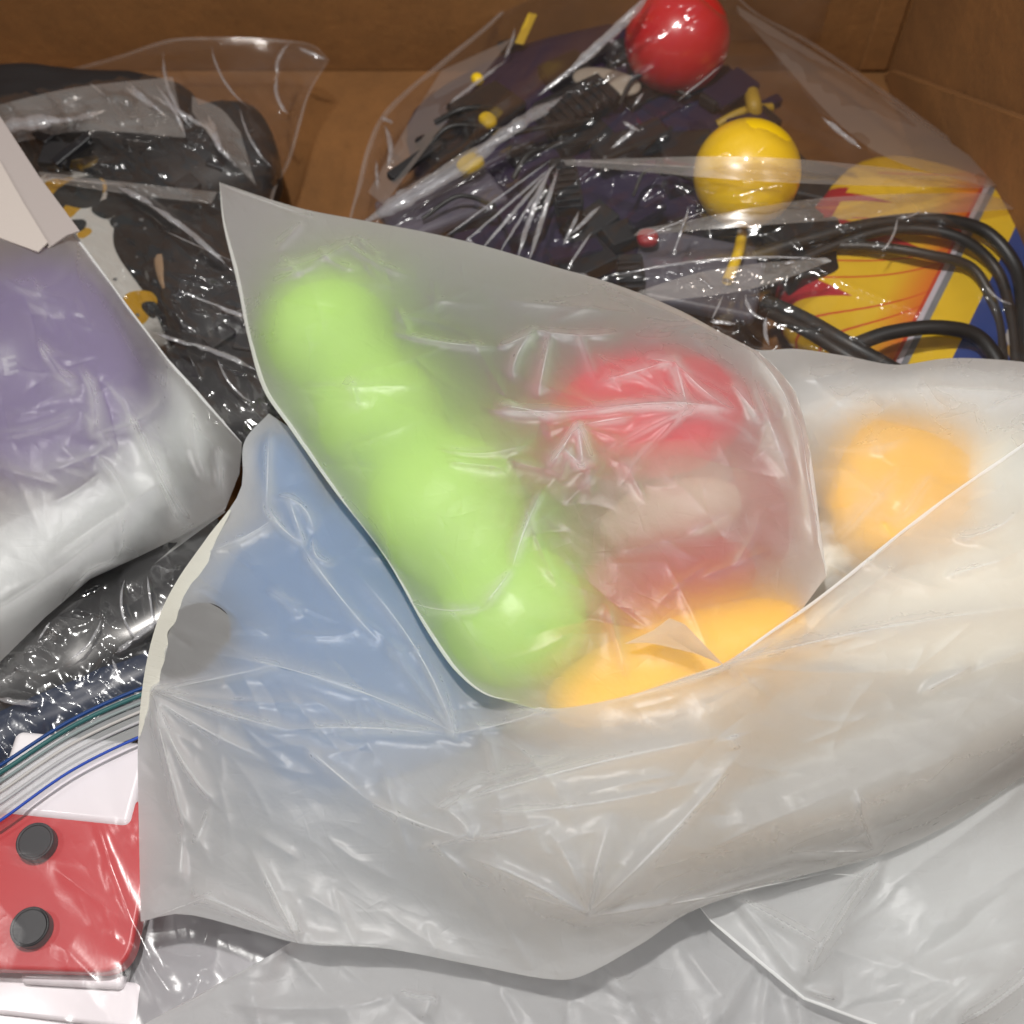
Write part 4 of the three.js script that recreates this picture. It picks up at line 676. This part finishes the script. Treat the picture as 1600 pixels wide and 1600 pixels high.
  part('corner_flap', filmGeometry(flap), frost(1.0), b);
  const f2 = { ...f, nu: 60, nv: 40, creases: [], push: [], skin: false, noise: [[200, 140, 0.4, 2, 134, 1]], drop: 7, bulges: [[1250, 1180, 330, 110, -24, -0.2], [600, 1050, 240, 150, -18]] };
  for (const s of ['top', 'bottom', 'left', 'right']) f2[s] = f[s].map(([x, y, h]) => [x, y, Math.min(h - 2, -4)]);
  for (const q of f2.top) q[2] = Math.min(q[2], -18);
  f2.left[0][2] = f2.top[0][2]; f2.right[0][2] = f2.top[f2.top.length - 1][2];
  part('back_film', filmGeometry(f2), frost(0.85), b);
}

// ───────────────────────── the middle frosted bag on top ─────────────────────────
{
  const b = thing('frosted_bag', 'frosted bag with pointed corner around the green and red toys', 'plastic bag', at(800, 750, 0));
  reseed(2718);
  const cr = [
    [470, 606, 660, 600, 0.7, 8, 0], [545, 590, 560, 640, 0.9, 10, 0], [620, 520, 780, 542, 1.1, 8, 0.03], [780, 542, 835, 515, 1.2, 7, 0.05], [835, 515, 970, 520, 1.4, 9, 0.05], [835, 518, 800, 590, 1.2, 8, 0.1], [860, 522, 840, 620, 1.2, 9, 0], [905, 522, 930, 590, 1.0, 8, 0],
    [770, 640, 960, 636, 1.6, 9, 0.03], [940, 640, 1150, 640, 2.2, 10, -0.05], [1055, 562, 1075, 640, 1.7, 9, 0], [1055, 562, 930, 600, 1.4, 10, 0], [1055, 562, 1145, 640, 1.6, 9, 0.06], [1010, 560, 1060, 566, 1.2, 8, 0],
    [903, 662, 912, 730, 2.0, 10, 0], [903, 662, 860, 730, 1.6, 9, 0], [912, 730, 880, 700, 1.4, 8, 0], [780, 632, 880, 650, 1.3, 10, 0], [903, 664, 990, 650, 1.2, 9, 0], [800, 720, 880, 740, 0.8, 9, 0],
    [846, 770, 800, 890, 1.4, 9, 0.03], [800, 890, 755, 948, 1.3, 8, 0], [755, 948, 640, 940, 1.3, 9, -0.08], [640, 935, 520, 770, 0.9, 9, 0.03], [690, 700, 830, 690, 1.0, 10, 0.08], [700, 720, 790, 730, 0.7, 9, 0],
    [430, 420, 560, 370, 1.0, 7, 0.06], [540, 380, 640, 430, 0.9, 9, 0.05], [440, 400, 470, 430, 0.9, 6, 0], [500, 390, 560, 420, 0.9, 7, 0.1], [560, 372, 600, 400, 0.8, 7, 0.1], [430, 440, 500, 410, 0.8, 6, 0], [620, 480, 640, 520, 0.7, 7, 0],
    [345, 290, 500, 345, 1.5, 12, 0], [470, 350, 430, 390, 1.0, 9, 0], [800, 470, 1000, 490, 0.8, 12, 0], [960, 450, 1180, 545, 1, 16, 0], [1180, 550, 1270, 720, 2.6, 16, -0.05], [1200, 560, 1250, 620, 1.6, 10, 0], [1145, 600, 1190, 660, 1.6, 9, 0], [1180, 600, 1240, 760, 1.2, 12, 0],
    [1150, 880, 1190, 800, 0.7, 10, 0.05], [1080, 830, 1150, 800, 0.7, 10, 0], [1100, 900, 1200, 860, 0.6, 10, 0], [1250, 640, 1285, 860, 1.4, 10, 0.02], [950, 950, 980, 1060, 0.8, 9, 0], [700, 940, 780, 1060, 0.5, 9, 0],
    ...fan(1075, 640, 2.2, 4.4, 8, 150, 0.7, 8), ...fan(905, 665, 0.2, 2.4, 6, 110, 0.6, 7),
    ...randomCreases(40, [420, 360, 700, 900], { ang: 0.6, spread: 2, len: [40, 150], amp: [0.1, 0.45], w: [4, 10] }), ...randomCreases(50, [760, 480, 1240, 1000], { ang: 0.2, spread: 2.2, len: [40, 160], amp: [0.15, 0.6], w: [5, 12] }),
  ];
  const f = {
    top: [[343, 285, 6], [430, 314, 12], [480, 328, 14], [570, 345, 16], [680, 366, 18], [770, 388, 20], [860, 415, 20], [960, 444, 20], [1060, 484, 20], [1120, 516, 21], [1186, 550, 22]],
    left: [[343, 285, 6], [348, 345, 6], [370, 440, 3], [388, 530, 3], [412, 610, 4], [452, 668, 5], [520, 764, 8], [600, 868, 11], [670, 990, 14], [715, 1052, 16], [760, 1086, 18], [810, 1096, 20]],
    right: [[1186, 550, 22], [1234, 600, 24], [1252, 640, 26], [1268, 720, 26], [1282, 830, 24], [1292, 900, 20]],
    bottom: [[810, 1096, 20], [880, 1118, 20], [960, 1128, 18], [1060, 1110, 16], [1180, 1040, 16], [1292, 900, 20]],
    nu: 400, nv: 360, step: 6, gain: 2.8, creases: cr, push: bContents, noise: [[150, 110, 0.5, 1.1, 141], [50, 36, 0.6, 0.25, 142]], skin: true, smooth: true,
    bulges: [[900, 700, 260, 200, 6]],
  };
  const ff = part('front_film', filmGeometry(f), [frost(1.06), filmSkin], b); creaseLines(cr.slice(0, 58), ff.geometry.userData.height, frost(0.86), b, 0.19, 1.05);
  part('sealed_edge', rimGeometry(f.left, 8, 0.0012, true, -1), frost(0.72, rgb(0.92, 0.92, 0.88)), b);
  part('gusset_edge', rimGeometry(f.right, 8, 0.0012, true, 1), frost(0.75, rgb(0.92, 0.92, 0.9)), b);
  const f2 = { ...f, nu: 50, nv: 50, creases: [], push: [], skin: false, noise: [[200, 140, 0.4, 1.5, 143, 1]], drop: 7, bulges: [[800, 780, 240, 200, -20]] };
  for (const s of ['top', 'bottom', 'left', 'right']) f2[s] = f[s].map(([x, y, h]) => [x, y, h - 1.5]);
  part('back_film', filmGeometry(f2), frost(0.9), b);
}

renderer.render(scene, camera);
